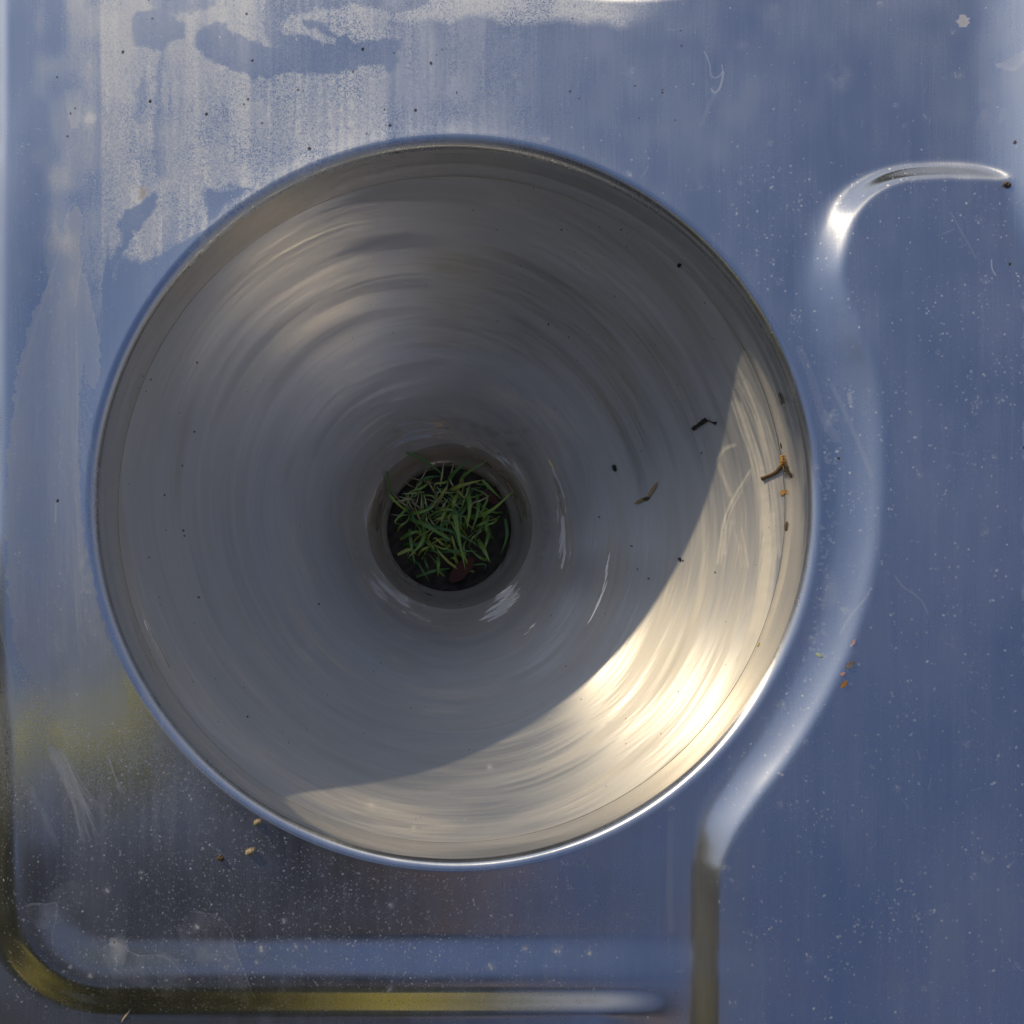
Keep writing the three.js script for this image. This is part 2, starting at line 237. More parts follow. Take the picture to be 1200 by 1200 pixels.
  for (const [x, y, q] of [[1123, 88, 6], [1106, 92, 2], [740, 82, 5], [603, 88, 3], [638, 162, 6], [867, 214, 4], [903, 168, 4], [821, 220, 3], [1138, 264, 6], [1141, 335, 6], [1116, 38, 3], [1032, 5, 4], [1050, 124, 4], [1084, 137, 4], [1060, 147, 3], [1006, 204, 2], [956, 548, 4], [1157, 472, 8], [1129, 480, 6], [1126, 490, 4], [1122, 448, 4], [950, 750, 5], [960, 768, 4], [913, 824, 5], [935, 866, 4], [903, 938, 5], [1038, 920, 5], [1118, 868, 5], [1189, 924, 7], [1141, 1000, 6], [1127, 1020, 5], [938, 1115, 5], [849, 1164, 6], [1069, 1148, 4], [1175, 1122, 5], [785, 946, 6], [842, 1010, 6], [850, 1025, 4], [870, 1085, 4], [1010, 895, 3], [984, 715, 5], [1150, 540, 4], [1065, 560, 4], [1138, 626, 5], [1085, 420, 3], [905, 305, 4], [914, 330, 5], [930, 375, 6], [735, 205, 6], [672, 265, 5], [167, 224, 5]]) { soft(spots, x, y, q * 1.5, q * 1.3, 0.26, 0.3); for (let i = 0; i < 5; i++) { const d = q * 0.9 * Math.sqrt(r()), t = 6.28 * r(); blob(spots, x + d * Math.cos(t), y + d * Math.sin(t), q * 0.22 * (0.4 + r()), q * 0.16, 0.75, 0.3 + 0.4 * r(), r, 3 * r()); } }
  soft(brown, 168, 224, 7, 10, 1, 0.9); soft(brown, 1123, 88, 6, 6, 0.6, 0.6); soft(brown, 140, 1107, 14, 14, 0.4, 0.5);
  for (let i = 0; i < 1500; i++) { const x = 1200 * r(), y = 1200 * r(), l = 25 + 110 * r(); stroke(spots, [[x, y], [x + 1.5 * (r() - 0.5), y + l / 2], [x + 3 * (r() - 0.5), y + l]], 0.5, 0.2, 0.16 + 0.3 * r() * r()); }
  // scuffs along the arc
  stroke(spots, [[936, 410], [952, 445], [962, 490], [978, 515]], 9, 0.3, 0.28); stroke(spots, [[972, 452], [985, 480], [1000, 520], [1012, 560]], 4, 0.4, 0.25); soft(marks, 972, 498, 16, 20, 0.4, 0.55); stroke(spots, [[990, 464], [992, 474]], 4, 0.5, 0.5);
  stroke(spots, [[978, 742], [985, 725], [1004, 700], [1008, 690]], 2.5, 0.4, 0.4); stroke(spots, [[1036, 676], [1042, 686], [1050, 692], [1066, 702], [1074, 720]], 1.2, 0.45, 0.55); stroke(spots, [[1105, 256], [1120, 285], [1132, 310]], 2, 0.3, 0.4); stroke(spots, [[1150, 312], [1149, 322], [1154, 330]], 1.4, 0.7, 0.7); soft(spots, 970, 690, 10, 30, 0.25, 0.5);
  for (let i = 0; i < 80; i++) { const t = r(); blob(spots, 972 + 14 * (r() - 0.5) - 20 * t * t, 480 + 290 * t, 1.2 + 1.8 * r(), 1.2 + r(), 0.35, 0.45, r); }
  for (let i = 0; i < 160; i++) { const y = 330 + 470 * r(); blob(spots, 1187 + 7 * (r() - 0.5), y, 1 + 3 * r(), 2 + 5 * r(), 0.35, 0.28, r); }
  stroke(spots, [[786, 960], [784, 1040], [787, 1090]], 7, 0.25, 0.3);
  // specks everywhere, thick in the lower left
  const speck = (x, y, big, v) => { if (Math.hypot(x - BC.x, y - BC.y) > RIM + 4) blob(spots, x, y, big * 1.08, big * 1.08 * (0.5 + r()), Math.min(1, v * 1.2), 0.45 + 0.5 * r(), r, 3.14 * r()); };
  for (let i = 0; i < 8000; i++) { const x = 720 * Math.pow(r(), 0.9), y = 850 + 340 * r(); if (r() < sst(760, 420, x) + 0.15) speck(x, y, 0.35 + 0.75 * r() * r(), 0.35 + 0.5 * r()); }
  for (let i = 0; i < 2200; i++) { const x = 830 + 370 * r(), y = 200 + 990 * r(); speck(x, y, 0.35 + 1.0 * r() ** 3, 0.3 + 0.45 * r()); }
  for (let i = 0; i < 2200; i++) speck(1200 * r(), 1200 * r(), 0.35 + 0.8 * r() ** 3, 0.3 + 0.4 * r());
  for (let i = 0; i < 1400; i++) { const y = 150 + 700 * r(); speck(20 + 100 * r() * (0.4 + r()), y, 0.35 + 0.6 * r() * r(), 0.35 + 0.5 * r()); }
  for (let k = 0; k < 46; k++) { const x = 830 + 350 * r(), y = 180 + 980 * r(), n = 6 + 14 * r(); for (let i = 0; i < n; i++) speck(x + 26 * (r() + r() - 1), y + 26 * (r() + r() - 1), 0.4 + 1.3 * r() * r(), 0.3 + 0.5 * r()); }
  for (let k = 0; k < 60; k++) { const x = 600 + 580 * r(), y = 1180 * r(), l = 4 + 14 * r(), a = 6.28 * r(); stroke(spots, [[x, y], [x + l * 0.5 * Math.cos(a) + 2 * r(), y + l * 0.5 * Math.sin(a)], [x + l * Math.cos(a), y + l * Math.sin(a)]], 0.5 + 0.5 * r(), 0.4, 0.5); }
  for (let i = 0; i < 240; i++) { const x = 1200 * r(), y = 1200 * r(), a = 6.28 * r(), l = 10 + 60 * r() * r(), k = 0.3 * (r() - 0.5); stroke(spots, [[x, y], [x + l * 0.5 * Math.cos(a), y + l * 0.5 * Math.sin(a)], [x + l * Math.cos(a + k), y + l * Math.sin(a + k)]], 0.45, 0.22, 0.5); }
  for (let i = 0; i < 30; i++) { const x = 40 + 760 * r(), y = 160 * r(); blob(dark, x, y, 0.8 + 0.9 * r(), 0.8 + r(), 1, 0.9, r); }
  for (const [x, y] of [[144, 61], [487, 130], [425, 58], [457, 148], [176, 119], [68, 587], [1178, 176], [1171, 317], [981, 538], [1184, 529], [242, 134], [363, 175], [505, 74]]) blob(dark, x, y, 1.8, 2.2, 1, 1, r);
}
function blurred(a, n, rad) { let src = a; for (const step of [1, n]) { const d = new Uint8Array(a.length); for (let o = 0; o < a.length; o++) { let t = 0, c = 0; for (let k = -rad; k <= rad; k++) { const q = o + k * step; if (q >= 0 && q < a.length) { t += src[q]; c++; } } d[o] = t / c; } src = d; } return src; }
const filmA = blurred(channel(film), T, 3), markA = channel(marks), smearA = channel(smear), spotA = channel(spots), darkA = channel(dark), brownA = channel(brown);
const sheetColor = new Uint8Array(T * T * 4), sheetOrm = new Uint8Array(T * T * 4);
{
  const lut = new Uint8Array(4097); for (let i = 0; i <= 4096; i++) lut[i] = lin2s(i / 4096);
  const R = rng(3);
  for (let j = 0; j < T; j++) for (let i = 0; i < T; i++) {
    const x = i * TS + TX0, y = j * TS + TX0, o = j * T + i;
    const wx = Math.round(i + 9 * (noise(x / 9, y / 9, 1) - 0.5) + 5 * (noise(x / 3, y / 3, 2) - 0.5)), wy = Math.round(j + 11 * (noise(x / 9, y / 9, 3) - 0.5) + 5 * (noise(x / 3, y / 3, 4) - 0.5));
    const q = clamp(wy, 0, T - 1) * T + clamp(wx, 0, T - 1);
    const f = filmA[q] / 255, s = smearA[q] / 255, p0 = spotA[o] / 255, mk = markA[q] / 255 * clamp(0.15 + 1.5 * (fbm(x / 14, y / 14, 44, 3) - 0.32) + 0.5 * (R() - 0.5)), p = clamp(p0 + mk), k = darkA[o] / 255, b = brownA[q] / 255;
    const gr = hash(i >> 1, j >> 1, 77), grain = 0.66 + 0.85 * (gr - 0.5) + 0.5 * (R() - 0.5), streak = 0.5 + 0.5 * (noise(x / 0.9, y / 38, 21) - 0.5) + 0.5 * (R() - 0.5), wide = noise(x / 9, y / 90, 22), cloud = fbm(x / 120, y / 150, 40, 3), cl2 = noise(x / 22, y / 26, 48);
    const fx = x + 50 * (cl2 - 0.5) + 60 * (cloud - 0.5), fy = y + 30 * (cl2 - 0.5) + 60 * (noise(x / 7, y / 200, 45) - 0.5), drip = noise(x / 5, y / 130, 46), run = noise(x / 16, y / 260, 47);
    let F = mix(0.52 * sst(46, 112, fx), 1, sst(110, 132, x + 14 * (drip - 0.5) + 34 * (cloud - 0.5) - 0.03 * y + 2)) * (1 - 0.75 * sst(330, 520, fx)) * (1 - sst(520, 720, fx)) * (1 - sst(x < 190 ? 300 : 250, x < 120 ? 430 : 330, fy));
    F *= clamp(0.66 + 0.5 * (run - 0.4) + 0.45 * (drip - 0.5)); F = Math.max(F, 0.6 * (1 - sst(14, 34, y + 14 * (cl2 - 0.5))) * sst(380, 470, fx) * (1 - sst(690, 800, fx)), 0.13 * sst(790, 850, fy) * (1 - sst(900, 1000, fy)) * (1 - sst(160, 300, fx)));
    let dust = 0.008 + 0.07 * cloud * cloud + 0.05 * streak * wide + 0.03 * R() * R();
    dust += 1.3 * f * F * clamp(grain + 0.5 * (cloud - 0.5) + 0.35 * (cl2 - 0.5)) * 0.92 * (0.85 + 0.3 * streak);
    dust += s * (0.16 + 0.14 * streak) * (1 - sst(720, 840, y + 40 * (cl2 - 0.5))); dust = clamp(dust + p * 0.95 * (1 - 0.3 * f));
    const m = clamp(1 - 0.92 * k), br = b * dust, base = 0.60 + 0.035 * (streak - 0.5) + 0.06 * (cloud - 0.5);
    const c = [mix(base, 0.90, dust), mix(base * 0.995, 0.875, dust), mix(base * 0.985, 0.80, dust)];
    c[0] *= 1 - 0.25 * br; c[1] *= 1 - 0.5 * br; c[2] *= 1 - 0.75 * br;
    for (let n = 0; n < 3; n++) sheetColor[o * 4 + n] = lut[Math.round(clamp(c[n] * m) * 4096)];
    sheetColor[o * 4 + 3] = 255;
    const rough = clamp(0.24 + 0.03 * (streak - 0.5) + 0.12 * (cloud - 0.5) + 0.05 * (cl2 - 0.5) + 0.14 * s * (1 - sst(720, 840, y)) + 0.45 * dust);
    sheetOrm[o * 4] = 255; sheetOrm[o * 4 + 1] = 255 * rough; sheetOrm[o * 4 + 2] = 255 * clamp(1 - dust * 0.92 - 0.8 * k); sheetOrm[o * 4 + 3] = 255;
  }
}
const sheetMat = new THREE.MeshPhysicalMaterial({ name: 'brushed_steel', color: 0xffffff, roughness: 1, metalness: 1, anisotropy: 0.93, side: THREE.DoubleSide, map: texture(T, T, sheetColor, true) });
sheetMat.roughnessMap = sheetMat.metalnessMap = texture(T, T, sheetOrm, false);

// ---------------------------------------------------------------- what the bowl carries: swirled wear, wiped streaks, flecks
const B = 2048, BS = 900 / B;
const wiped = canvas(B, B), fleck = canvas(B, B), rustAndGlow = canvas(B, B);   // drawn as the eye sees the bowl, laid on its surface below
for (const c of [wiped, fleck, rustAndGlow]) c.setTransform(B / 900, 0, 0, B / 900, -(BC.x - 450) * B / 900, -(BC.y - 450) * B / 900);
{
  const r = rng(29), st = (pts, w, v, a) => stroke(wiped, pts, w, v, a);
  const bundle = (pts, n, spread, w, v, a) => { for (let i = 0; i < n; i++) { const dx = spread * (r() - 0.5), dy = spread * (r() - 0.5), t0 = Math.floor(r() * 1.6); st(pts.slice(t0).map(([x, y]) => [x + dx + r(), y + dy * 0.6 + r()]), w * (0.4 + r()), v, a); } };
  bundle([[868, 448], [890, 490], [905, 540], [914, 600], [916, 650]], 26, 16, 1.6, 0.9, 0.3);
  bundle([[862, 470], [880, 520], [892, 560], [897, 620], [893, 700], [880, 740]], 34, 13, 2, 1, 0.32);
  bundle([[900, 600], [903, 650], [898, 700], [886, 740]], 20, 14, 2.4, 1, 0.3);
  bundle([[838, 540], [846, 526], [860, 521]], 9, 5, 2, 1, 0.35);
  bundle([[880, 551], [866, 574], [858, 588], [850, 606], [846, 630], [842, 660]], 14, 6, 1.6, 1, 0.4);
  bundle([[840, 540], [848, 560], [855, 580]], 8, 5, 1.6, 1, 0.3); bundle([[864, 620], [868, 640], [872, 665]], 10, 10, 1.6, 1, 0.28);
  bundle([[856, 610], [850, 630], [848, 650]], 8, 8, 1.6, 1, 0.3);
  bundle([[884, 700], [866, 730], [850, 760]], 10, 14, 1.4, 0.9, 0.25); bundle([[898, 695], [880, 745], [862, 775]], 6, 8, 1.3, 1, 0.28);
  for (let i = 0; i < 110; i++) { const t = (0.42 + 0.75 * r()) , q = 290 + 95 * r(), a = t; const pts = []; for (let k = 0; k < 4; k++) pts.push([BC.x - 5 + (q + 5 * k * (r() - 0.3)) * Math.cos(a + k * 0.05), BC.y + 8 + (q + 5 * k * (r() - 0.3)) * Math.sin(a + k * 0.05)]); st(pts, 0.6 + 1.6 * r(), 0.8, 0.14); }
  for (let i = 0; i < 260; i++) { const a = 6.283 * r(), q = 130 + 250 * Math.sqrt(r()), l = 0.08 + 0.25 * r(), s = 14 * (r() - 0.5); const pts = []; for (let k = 0; k < 5; k++) pts.push([BC.x - 4 + (q + s * k / 4) * Math.cos(a + l * k / 4), BC.y + 12 + (q + s * k / 4) * Math.sin(a + l * k / 4)]); st(pts, 0.6 + 1.8 * r(), 0.5, 0.1 + 0.14 * r()); }
  for (let i = 0; i < 900; i++) { const a = 6.283 * r(), q = 110 + 275 * Math.sqrt(r()), l = 0.05 + 0.3 * r() * r(), s = 5 * (r() - 0.5); const pts = []; for (let k = 0; k < 5; k++) pts.push([BC.x - 4 + (q + s * k / 4) * Math.cos(a + l * k / 4), BC.y + 14 - 0.015 * q + (q + s * k / 4) * Math.sin(a + l * k / 4)]); st(pts, 0.45 + 0.4 * r(), 0.75, 0.14 + 0.3 * r() * r()); }
  st([[425, 810], [444, 830], [456, 860], [454, 884], [436, 888], [420, 890]], 1.8, 0.6, 0.35); st([[640, 215], [720, 245], [770, 275], [800, 310], [840, 350]], 4, 0.4, 0.25); st([[600, 290], [690, 300], [760, 330], [810, 370]], 3, 0.3, 0.25);
  for (let i = 0; i < 500; i++) { const a = 0.2 + 2.2 * r(), q = 250 + 140 * r(); blob(wiped, BC.x - 4 + q * Math.cos(a), BC.y + 8 + q * Math.sin(a), 0.4 + 0.7 * r() * r(), 0.6, 0.9, 0.7, r); }
  for (let i = 0; i < 200; i++) { const a = 6.28 * r(), q = 100 + 285 * Math.sqrt(r()); blob(wiped, BC.x - 4 + q * Math.cos(a), BC.y + 8 + q * Math.sin(a), 0.4 + 0.8 * r() * r(), 0.6, 0.6, 0.6, r); }
  for (const [x, y, q] of [[435, 944, 5], [361, 759, 4], [713, 847, 3], [709, 859, 3], [485, 970, 2.5], [574, 899, 3], [246, 761, 3]]) { soft(wiped, x, y, 2 * q, 2 * q, 0.7, 0.6); blob(wiped, x, y, q * 0.6, q * 0.5, 1, 0.9, r); }
  for (let i = 0; i < 110; i++) { const a = 6.28 * r(), q = 120 + 270 * Math.sqrt(r()); blob(fleck, BC.x - 4 + q * Math.cos(a), BC.y + 8 + q * Math.sin(a), 0.4 + 0.6 * r() * r(), 0.4 + 0.6 * r(), 1, 0.9, r); }
  for (const [x, y] of [[228, 506], [231, 425], [214, 546], [215, 622], [216, 628], [233, 700], [175, 653], [177, 445], [193, 580], [703, 266], [728, 269], [643, 380], [658, 269], [838, 671], [800, 657], [797, 655], [760, 678], [747, 667], [212, 349], [702, 606], [740, 640], [290, 840], [374, 708], [822, 531]]) blob(fleck, x, y, 0.9 + 0.7 * r(), 0.9 + 0.7 * r(), 1, 1, r);
  soft(rustAndGlow, 715, 676, 90, 44, 0.6, 0.6); soft(rustAndGlow, 690, 672, 40, 30, 0.6, 0.5); for (let i = 0; i < 14; i++) soft(rustAndGlow, 440 + 190 * r(), 500 + 25 * r(), 8, 5, 0.6, 0.5);  // first two patches paint a warm reflection into the colour; the rest is mottling
  for (let i = 0; i < 60; i++) { const a = 6.28 * r(), q = 92 + 22 * r(); soft(rustAndGlow, 530 + q * Math.cos(a), 605 + q * Math.sin(a), 4 + 6 * r(), 3 + 3 * r(), 0.7, 0.3); }
}
const bowlColor = new Uint8Array(B * B * 4), bowlOrm = new Uint8Array(B * B * 4), bowlBump = new Uint8Array(B * B * 4);
{
  const wA = channel(wiped), fA = channel(fleck), rA = channel(rustAndGlow), R = rng(5);
  for (let j = 0; j < B; j++) for (let i = 0; i < B; i++) {
    const o = j * B + i, x = BC.x - 450 + i * BS, y = BC.y - 450 + j * BS, d0 = depthAt(Math.hypot(x - BC.x, y - BC.y)), c = centreAt(d0);
    const dx = x - c[0], dy = y - c[1], r = Math.hypot(dx, dy), k = seen(depthAt(r));
    const ai = Math.round((EYE.x + (x - EYE.x) * k - BC.x + 450) / BS), aj = Math.round((EYE.y + (y - EYE.y) * k - BC.y + 450) / BS), q = clamp(aj, 0, B - 1) * B + clamp(ai, 0, B - 1);
    const w = wA[q] / 255, fl = fA[q] / 255, ru = rA[q] / 255;
    const t = Math.atan2(dy, dx), ct = Math.cos(t), si = Math.sin(t);
    const spir = r + 16 * ct + 12 * Math.cos(2 * t + 1);
    const s1 = noise(spir / 2.2 + 40 * 1, 2.6 * ct + 10, 51) * 0.5 + noise(spir / 2.2, 2.6 * si + 20, 52) * 0.5, s2 = fbm(spir / 14, 1.8 * ct + 1.8 * si * 0.4 + 7, 53, 3), s3 = fbm(1.2 * ct + 5 + r / 130, 1.2 * si + 5, 55, 3), s4 = noise((r - 24 * si) / 28, 2.2 * si - 1.5 * ct + 9, 59), cr = noise(x / 5, y / 5, 61), fine = noise((r + 5 * noise(4 * ct + 9, 4 * si + 9, 66)) / 0.9, 9 * ct + 7 * si + 20, 65);
    let dust = 0.08 + 0.22 * s2 * s3 + 0.16 * sst(0.5, 0.72, s2) * sst(0.35, 0.7, s4) + 0.10 * sst(0.45, 0.8, s3) + 0.03 * R() + 0.05 * (s1 - 0.5);
    dust += w * 0.42 * (0.6 + 0.4 * cr); dust += 0.10 * sst(200, 118, r) ; dust = clamp(dust);
    const grimeAndShade = clamp(ru * 0.8 + 1.0 * sst(240, 112, r) + 0.9 * sst(150, 116, r) * sst(0.38, 0.6, fbm(x / 7, y / 7, 63, 4)) + 0.22 * sst(0.5, 0.75, s4) * sst(0.45, 0.7, s2) + 0.2 * sst(0.5, 0.75, s2) );  // darkening towards the drain paints in the dark overhead reflection; mottles and streaks are dirt
    const base = 0.63 + 0.34 * (s2 - 0.5) + 0.12 * (s1 - 0.5) + 0.12 * (s4 - 0.5) + 0.08 * (fine - 0.5);
    let cr_ = mix(base, 0.72, dust), cg = mix(base * 0.935, 0.65, dust), cb = mix(base * 0.80, 0.52, dust);
    cr_ *= 1 - 0.42 * grimeAndShade; cg *= 1 - 0.45 * grimeAndShade; cb *= 1 - 0.49 * grimeAndShade;
    const m = 1 - 0.9 * fl;
    bowlColor[o * 4] = lin2s(clamp(cr_ * m)); bowlColor[o * 4 + 1] = lin2s(clamp(cg * m)); bowlColor[o * 4 + 2] = lin2s(clamp(cb * m)); bowlColor[o * 4 + 3] = 255;
    const bp = 255 * clamp(0.5 + 0.5 * (fine - 0.5) + 0.7 * (s1 - 0.5) + 0.25 * (hash(i, j, 9) - 0.5)); bowlBump[o * 4] = bowlBump[o * 4 + 1] = bowlBump[o * 4 + 2] = bp; bowlBump[o * 4 + 3] = 255;
    const clean = sst(0.25, 0.75, 1.15 - Math.hypot(r - 330, 190 * Math.atan2(Math.sin(t + 2.08), Math.cos(t + 2.08))) / 190 + 0.5 * (s2 - 0.5));   // a patch of the wall that is less worn
    const rough = Math.max(0.38 - 0.06 * clean, 0.56 - 0.2 * clean + 0.36 * (s2 - 0.5) + 0.20 * (s1 - 0.5) + 0.18 * (s3 - 0.5) + 0.24 * (s4 - 0.5) + 0.16 * (fine - 0.5) + 0.3 * dust + 0.2 * grimeAndShade);
    bowlOrm[o * 4] = 255; bowlOrm[o * 4 + 1] = 255 * rough; bowlOrm[o * 4 + 2] = 255 * clamp(1 - dust * 0.9 - 0.15 * grimeAndShade - 0.8 * fl); bowlOrm[o * 4 + 3] = 255;
  }
}
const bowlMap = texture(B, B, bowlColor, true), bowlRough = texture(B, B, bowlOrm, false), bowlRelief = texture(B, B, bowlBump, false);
bowlMap.channel = bowlRough.channel = bowlRelief.channel = 1;
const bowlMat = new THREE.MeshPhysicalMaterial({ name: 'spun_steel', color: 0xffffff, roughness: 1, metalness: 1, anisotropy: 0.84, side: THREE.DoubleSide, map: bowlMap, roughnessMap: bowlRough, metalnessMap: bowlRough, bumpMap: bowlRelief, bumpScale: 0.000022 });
// the wall under the rim: fine turning lines and patches of dull dirt, u down the wall, v around
const wallC = new Uint8Array(128 * 2048 * 4), wallO = new Uint8Array(128 * 2048 * 4);
for (let j = 0; j < 2048; j++) for (let i = 0; i < 128; i++) {
  const o = (j * 128 + i) * 4, t = j / 2048 * 2 * Math.PI, a = Math.cos(t), b = Math.sin(t), l = noise(i / 2, 3 * a + 5, 71) * 0.5 + noise(i / 5, 3 * b + 15, 72) * 0.5, g = fbm(3 * a + 6 + i / 50, 3 * b + 6, 73, 4), sp = hash(i, j, 4) < 0.004 ? 0.5 : 0;
  const dust = clamp(0.01 + 0.18 * sst(0.54, 0.8, g) + 0.15 * (l - 0.5) + sp), base = 0.8 + 0.2 * (l - 0.5);
  wallC[o] = lin2s(mix(base, 0.46, dust)); wallC[o + 1] = lin2s(mix(base * 0.965, 0.42, dust)); wallC[o + 2] = lin2s(mix(base * 0.91, 0.34, dust)); wallC[o + 3] = 255;
  wallO[o] = 255; wallO[o + 1] = 255 * clamp(0.10 + 0.10 * (l - 0.5) + 0.4 * dust); wallO[o + 2] = 255 * clamp(1 - 0.85 * dust); wallO[o + 3] = 255;
}
const wallMat = new THREE.MeshPhysicalMaterial({ name: 'turned_steel', color: 0xffffff, roughness: 1, metalness: 1, anisotropy: 0.5, side: THREE.DoubleSide, map: texture(128, 2048, wallC, true, true) });
wallMat.roughnessMap = wallMat.metalnessMap = texture(128, 2048, wallO, false, true);
wallMat.map.repeat.set(2, 1 / 12); wallMat.roughnessMap.repeat.set(2, 1 / 12);

// ---------------------------------------------------------------- ground
const GROUND = -0.176;
{
  const N = 512, c = new Uint8Array(N * N * 4);
  for (let j = 0; j < N; j++) for (let i = 0; i < N; i++) {
    const a = 0.5 * noise(i / 3, j / 3, 81) + 0.3 * noise(i / 17, j / 17, 82) + 0.2 * hash(i, j, 83), y = noise(i / 60, j / 60, 84), o = (j * N + i) * 4;
    c[o] = lin2s(0.07 + 0.10 * a + 0.05 * y); c[o + 1] = lin2s(0.085 + 0.10 * a + 0.02 * y); c[o + 2] = lin2s(0.015 + 0.03 * a); c[o + 3] = 255;
  }
  const map = texture(N, N, c, true, true); map.repeat.set(160, 160);
  const g = new THREE.PlaneGeometry(240, 240); g.rotateX(-Math.PI / 2);
  const m = new THREE.Mesh(g, new THREE.MeshStandardMaterial({ name: 'lawn', map, roughness: 1 }));
  m.name = 'ground'; m.position.y = GROUND; m.receiveShadow = true; m.userData = { kind: 'structure', label: 'sunlit yellow-green lawn that the steel sink lies on', category: 'ground' }; scene.add(m);
}
{
  const r = rng(8), pos = [], idx = [], col = [], n = 26, c = centreAt(340);
  for (let i = 0; i <= n; i++) for (let j = 0; j <= n; j++) {
    const x = (i / n - 0.5) * 210, y = (j / n - 0.5) * 210; pos.push(...W(c[0] + x, c[1] + y, GROUND / P + 10 + 12 * fbm(i / 4, j / 4, 91, 3) + 3 * r()));
    const v = 0.5 + r(); col.push(0.045 * v, 0.032 * v, 0.02 * v);
  }
  for (let i = 0; i < n; i++) for (let j = 0; j < n; j++) { const a = i * (n + 1) + j; idx.push(a, a + 1, a + n + 1, a + 1, a + n + 2, a + n + 1); }
  const g = geom(pos, null, idx); g.setAttribute('color', new THREE.Float32BufferAttribute(col, 3));
  const m = new THREE.Mesh(g, new THREE.MeshStandardMaterial({ name: 'soil', vertexColors: true, roughness: 1, side: THREE.DoubleSide }));
  m.name = 'soil'; m.userData = { kind: 'structure', label: 'dark brown soil under the drain hole', category: 'soil' }; m.receiveShadow = true; scene.add(m);
}

{
  const pos = [], idx = [], n = 260, m = 7;
  for (let i = 0; i < n; i++) for (let j = 0; j <= m; j++) {
    const t = i / n * 2 * Math.PI, u = j / m, a = Math.cos(t), b = Math.sin(t), top = 6.5 + 5 * fbm(a * 9 + 20, b * 9 + 20, 95, 4), R = 66 + 5 * fbm(a * 30 + 40, b * 30 + u * 4 + 40, 96, 3) - 5 * Math.sin(u * 3.14);
    pos.push(R * a, GROUND - 0.2 + top * u, R * b);
  }
  for (let i = 0; i < n; i++) for (let j = 0; j < m; j++) { const a = i * (m + 1) + j, b = ((i + 1) % n) * (m + 1) + j; idx.push(a, b, a + 1, b, b + 1, a + 1); }
  const o = new THREE.Mesh(geom(pos, null, idx), new THREE.MeshStandardMaterial({ name: 'far_foliage', color: new THREE.Color(0.055, 0.06, 0.022), roughness: 1, side: THREE.DoubleSide }));
  o.name = 'treeline'; o.userData = { kind: 'stuff', label: 'far-off dark green trees all round the lawn', category: 'trees' }; scene.add(o);
}

{ // a hedge close by on the left, seen as dark and yellow-green glints in the turned-down steel
  const r = rng(71), hedge = thing('hedge', 'leafy yellow-green hedge growing on the left of the sink', 'hedge'), N = 22000;
  hedge.position.set(-1.75, GROUND, 1.0);
  const lp = [], li = []; for (let i = 0; i <= 4; i++) for (let j = 0; j < 3; j++) { const u = i / 4, w = 0.016 * Math.sin(Math.PI * (0.03 + 0.94 * u)); lp.push((j - 1) * w, 0.006 * Math.abs(j - 1) + 0.012 * u * u, u * 0.06); }
  for (let i = 0; i < 4; i++) for (let j = 0; j < 2; j++) { const a = i * 3 + j; li.push(a, a + 1, a + 3, a + 1, a + 4, a + 3); }
  const im = new THREE.InstancedMesh(geom(lp, null, li), new THREE.MeshPhysicalMaterial({ name: 'hedge_leaf', color: new THREE.Color(0.17, 0.18, 0.02), roughness: 0.95, transmission: 0.45, thickness: 0, side: THREE.DoubleSide }), N);
  const q = new THREE.Object3D(), c = new THREE.Color();
  for (let i = 0; i < N; i++) {
    const z = -0.95 + 2.9 * r(), y = 1.75 * Math.pow(r(), 0.7), e = 0.62 * (0.72 + 0.5 * fbm(z * 2 + 9, y * 3, 97, 3)) * (1 - 0.2 * y), a = 6.283 * r(), k = Math.pow(r(), 0.35);
    q.position.set(0.5 * e * Math.cos(a) * k * 1.2, y, z + 0.12 * Math.sin(a)); q.rotation.set(3 * r(), 6.28 * r(), 3 * r()); q.scale.setScalar(0.8 + 0.7 * r()); q.updateMatrix(); im.setMatrixAt(i, q.matrix);
    const v = 0.55 + 0.8 * r(); im.setColorAt(i, c.setRGB(v * (0.8 + 0.5 * r()), v, v * 0.9));
  }
  im.name = 'foliage'; im.userData.kind = 'stuff'; im.castShadow = im.receiveShadow = true; hedge.add(im);
  for (let i = 0; i < 7; i++) part('branch', twigGeo([[0, -2900 + i * 960, 0], [120 * (r() - 0.5), -2900 + i * 960 + 160 * (r() - 0.5), 1300], [260 * (r() - 0.5), -2900 + i * 960 + 300 * (r() - 0.5), 2500]], [42, 30, 10], 300 + i), M.brownBark, hedge);
}

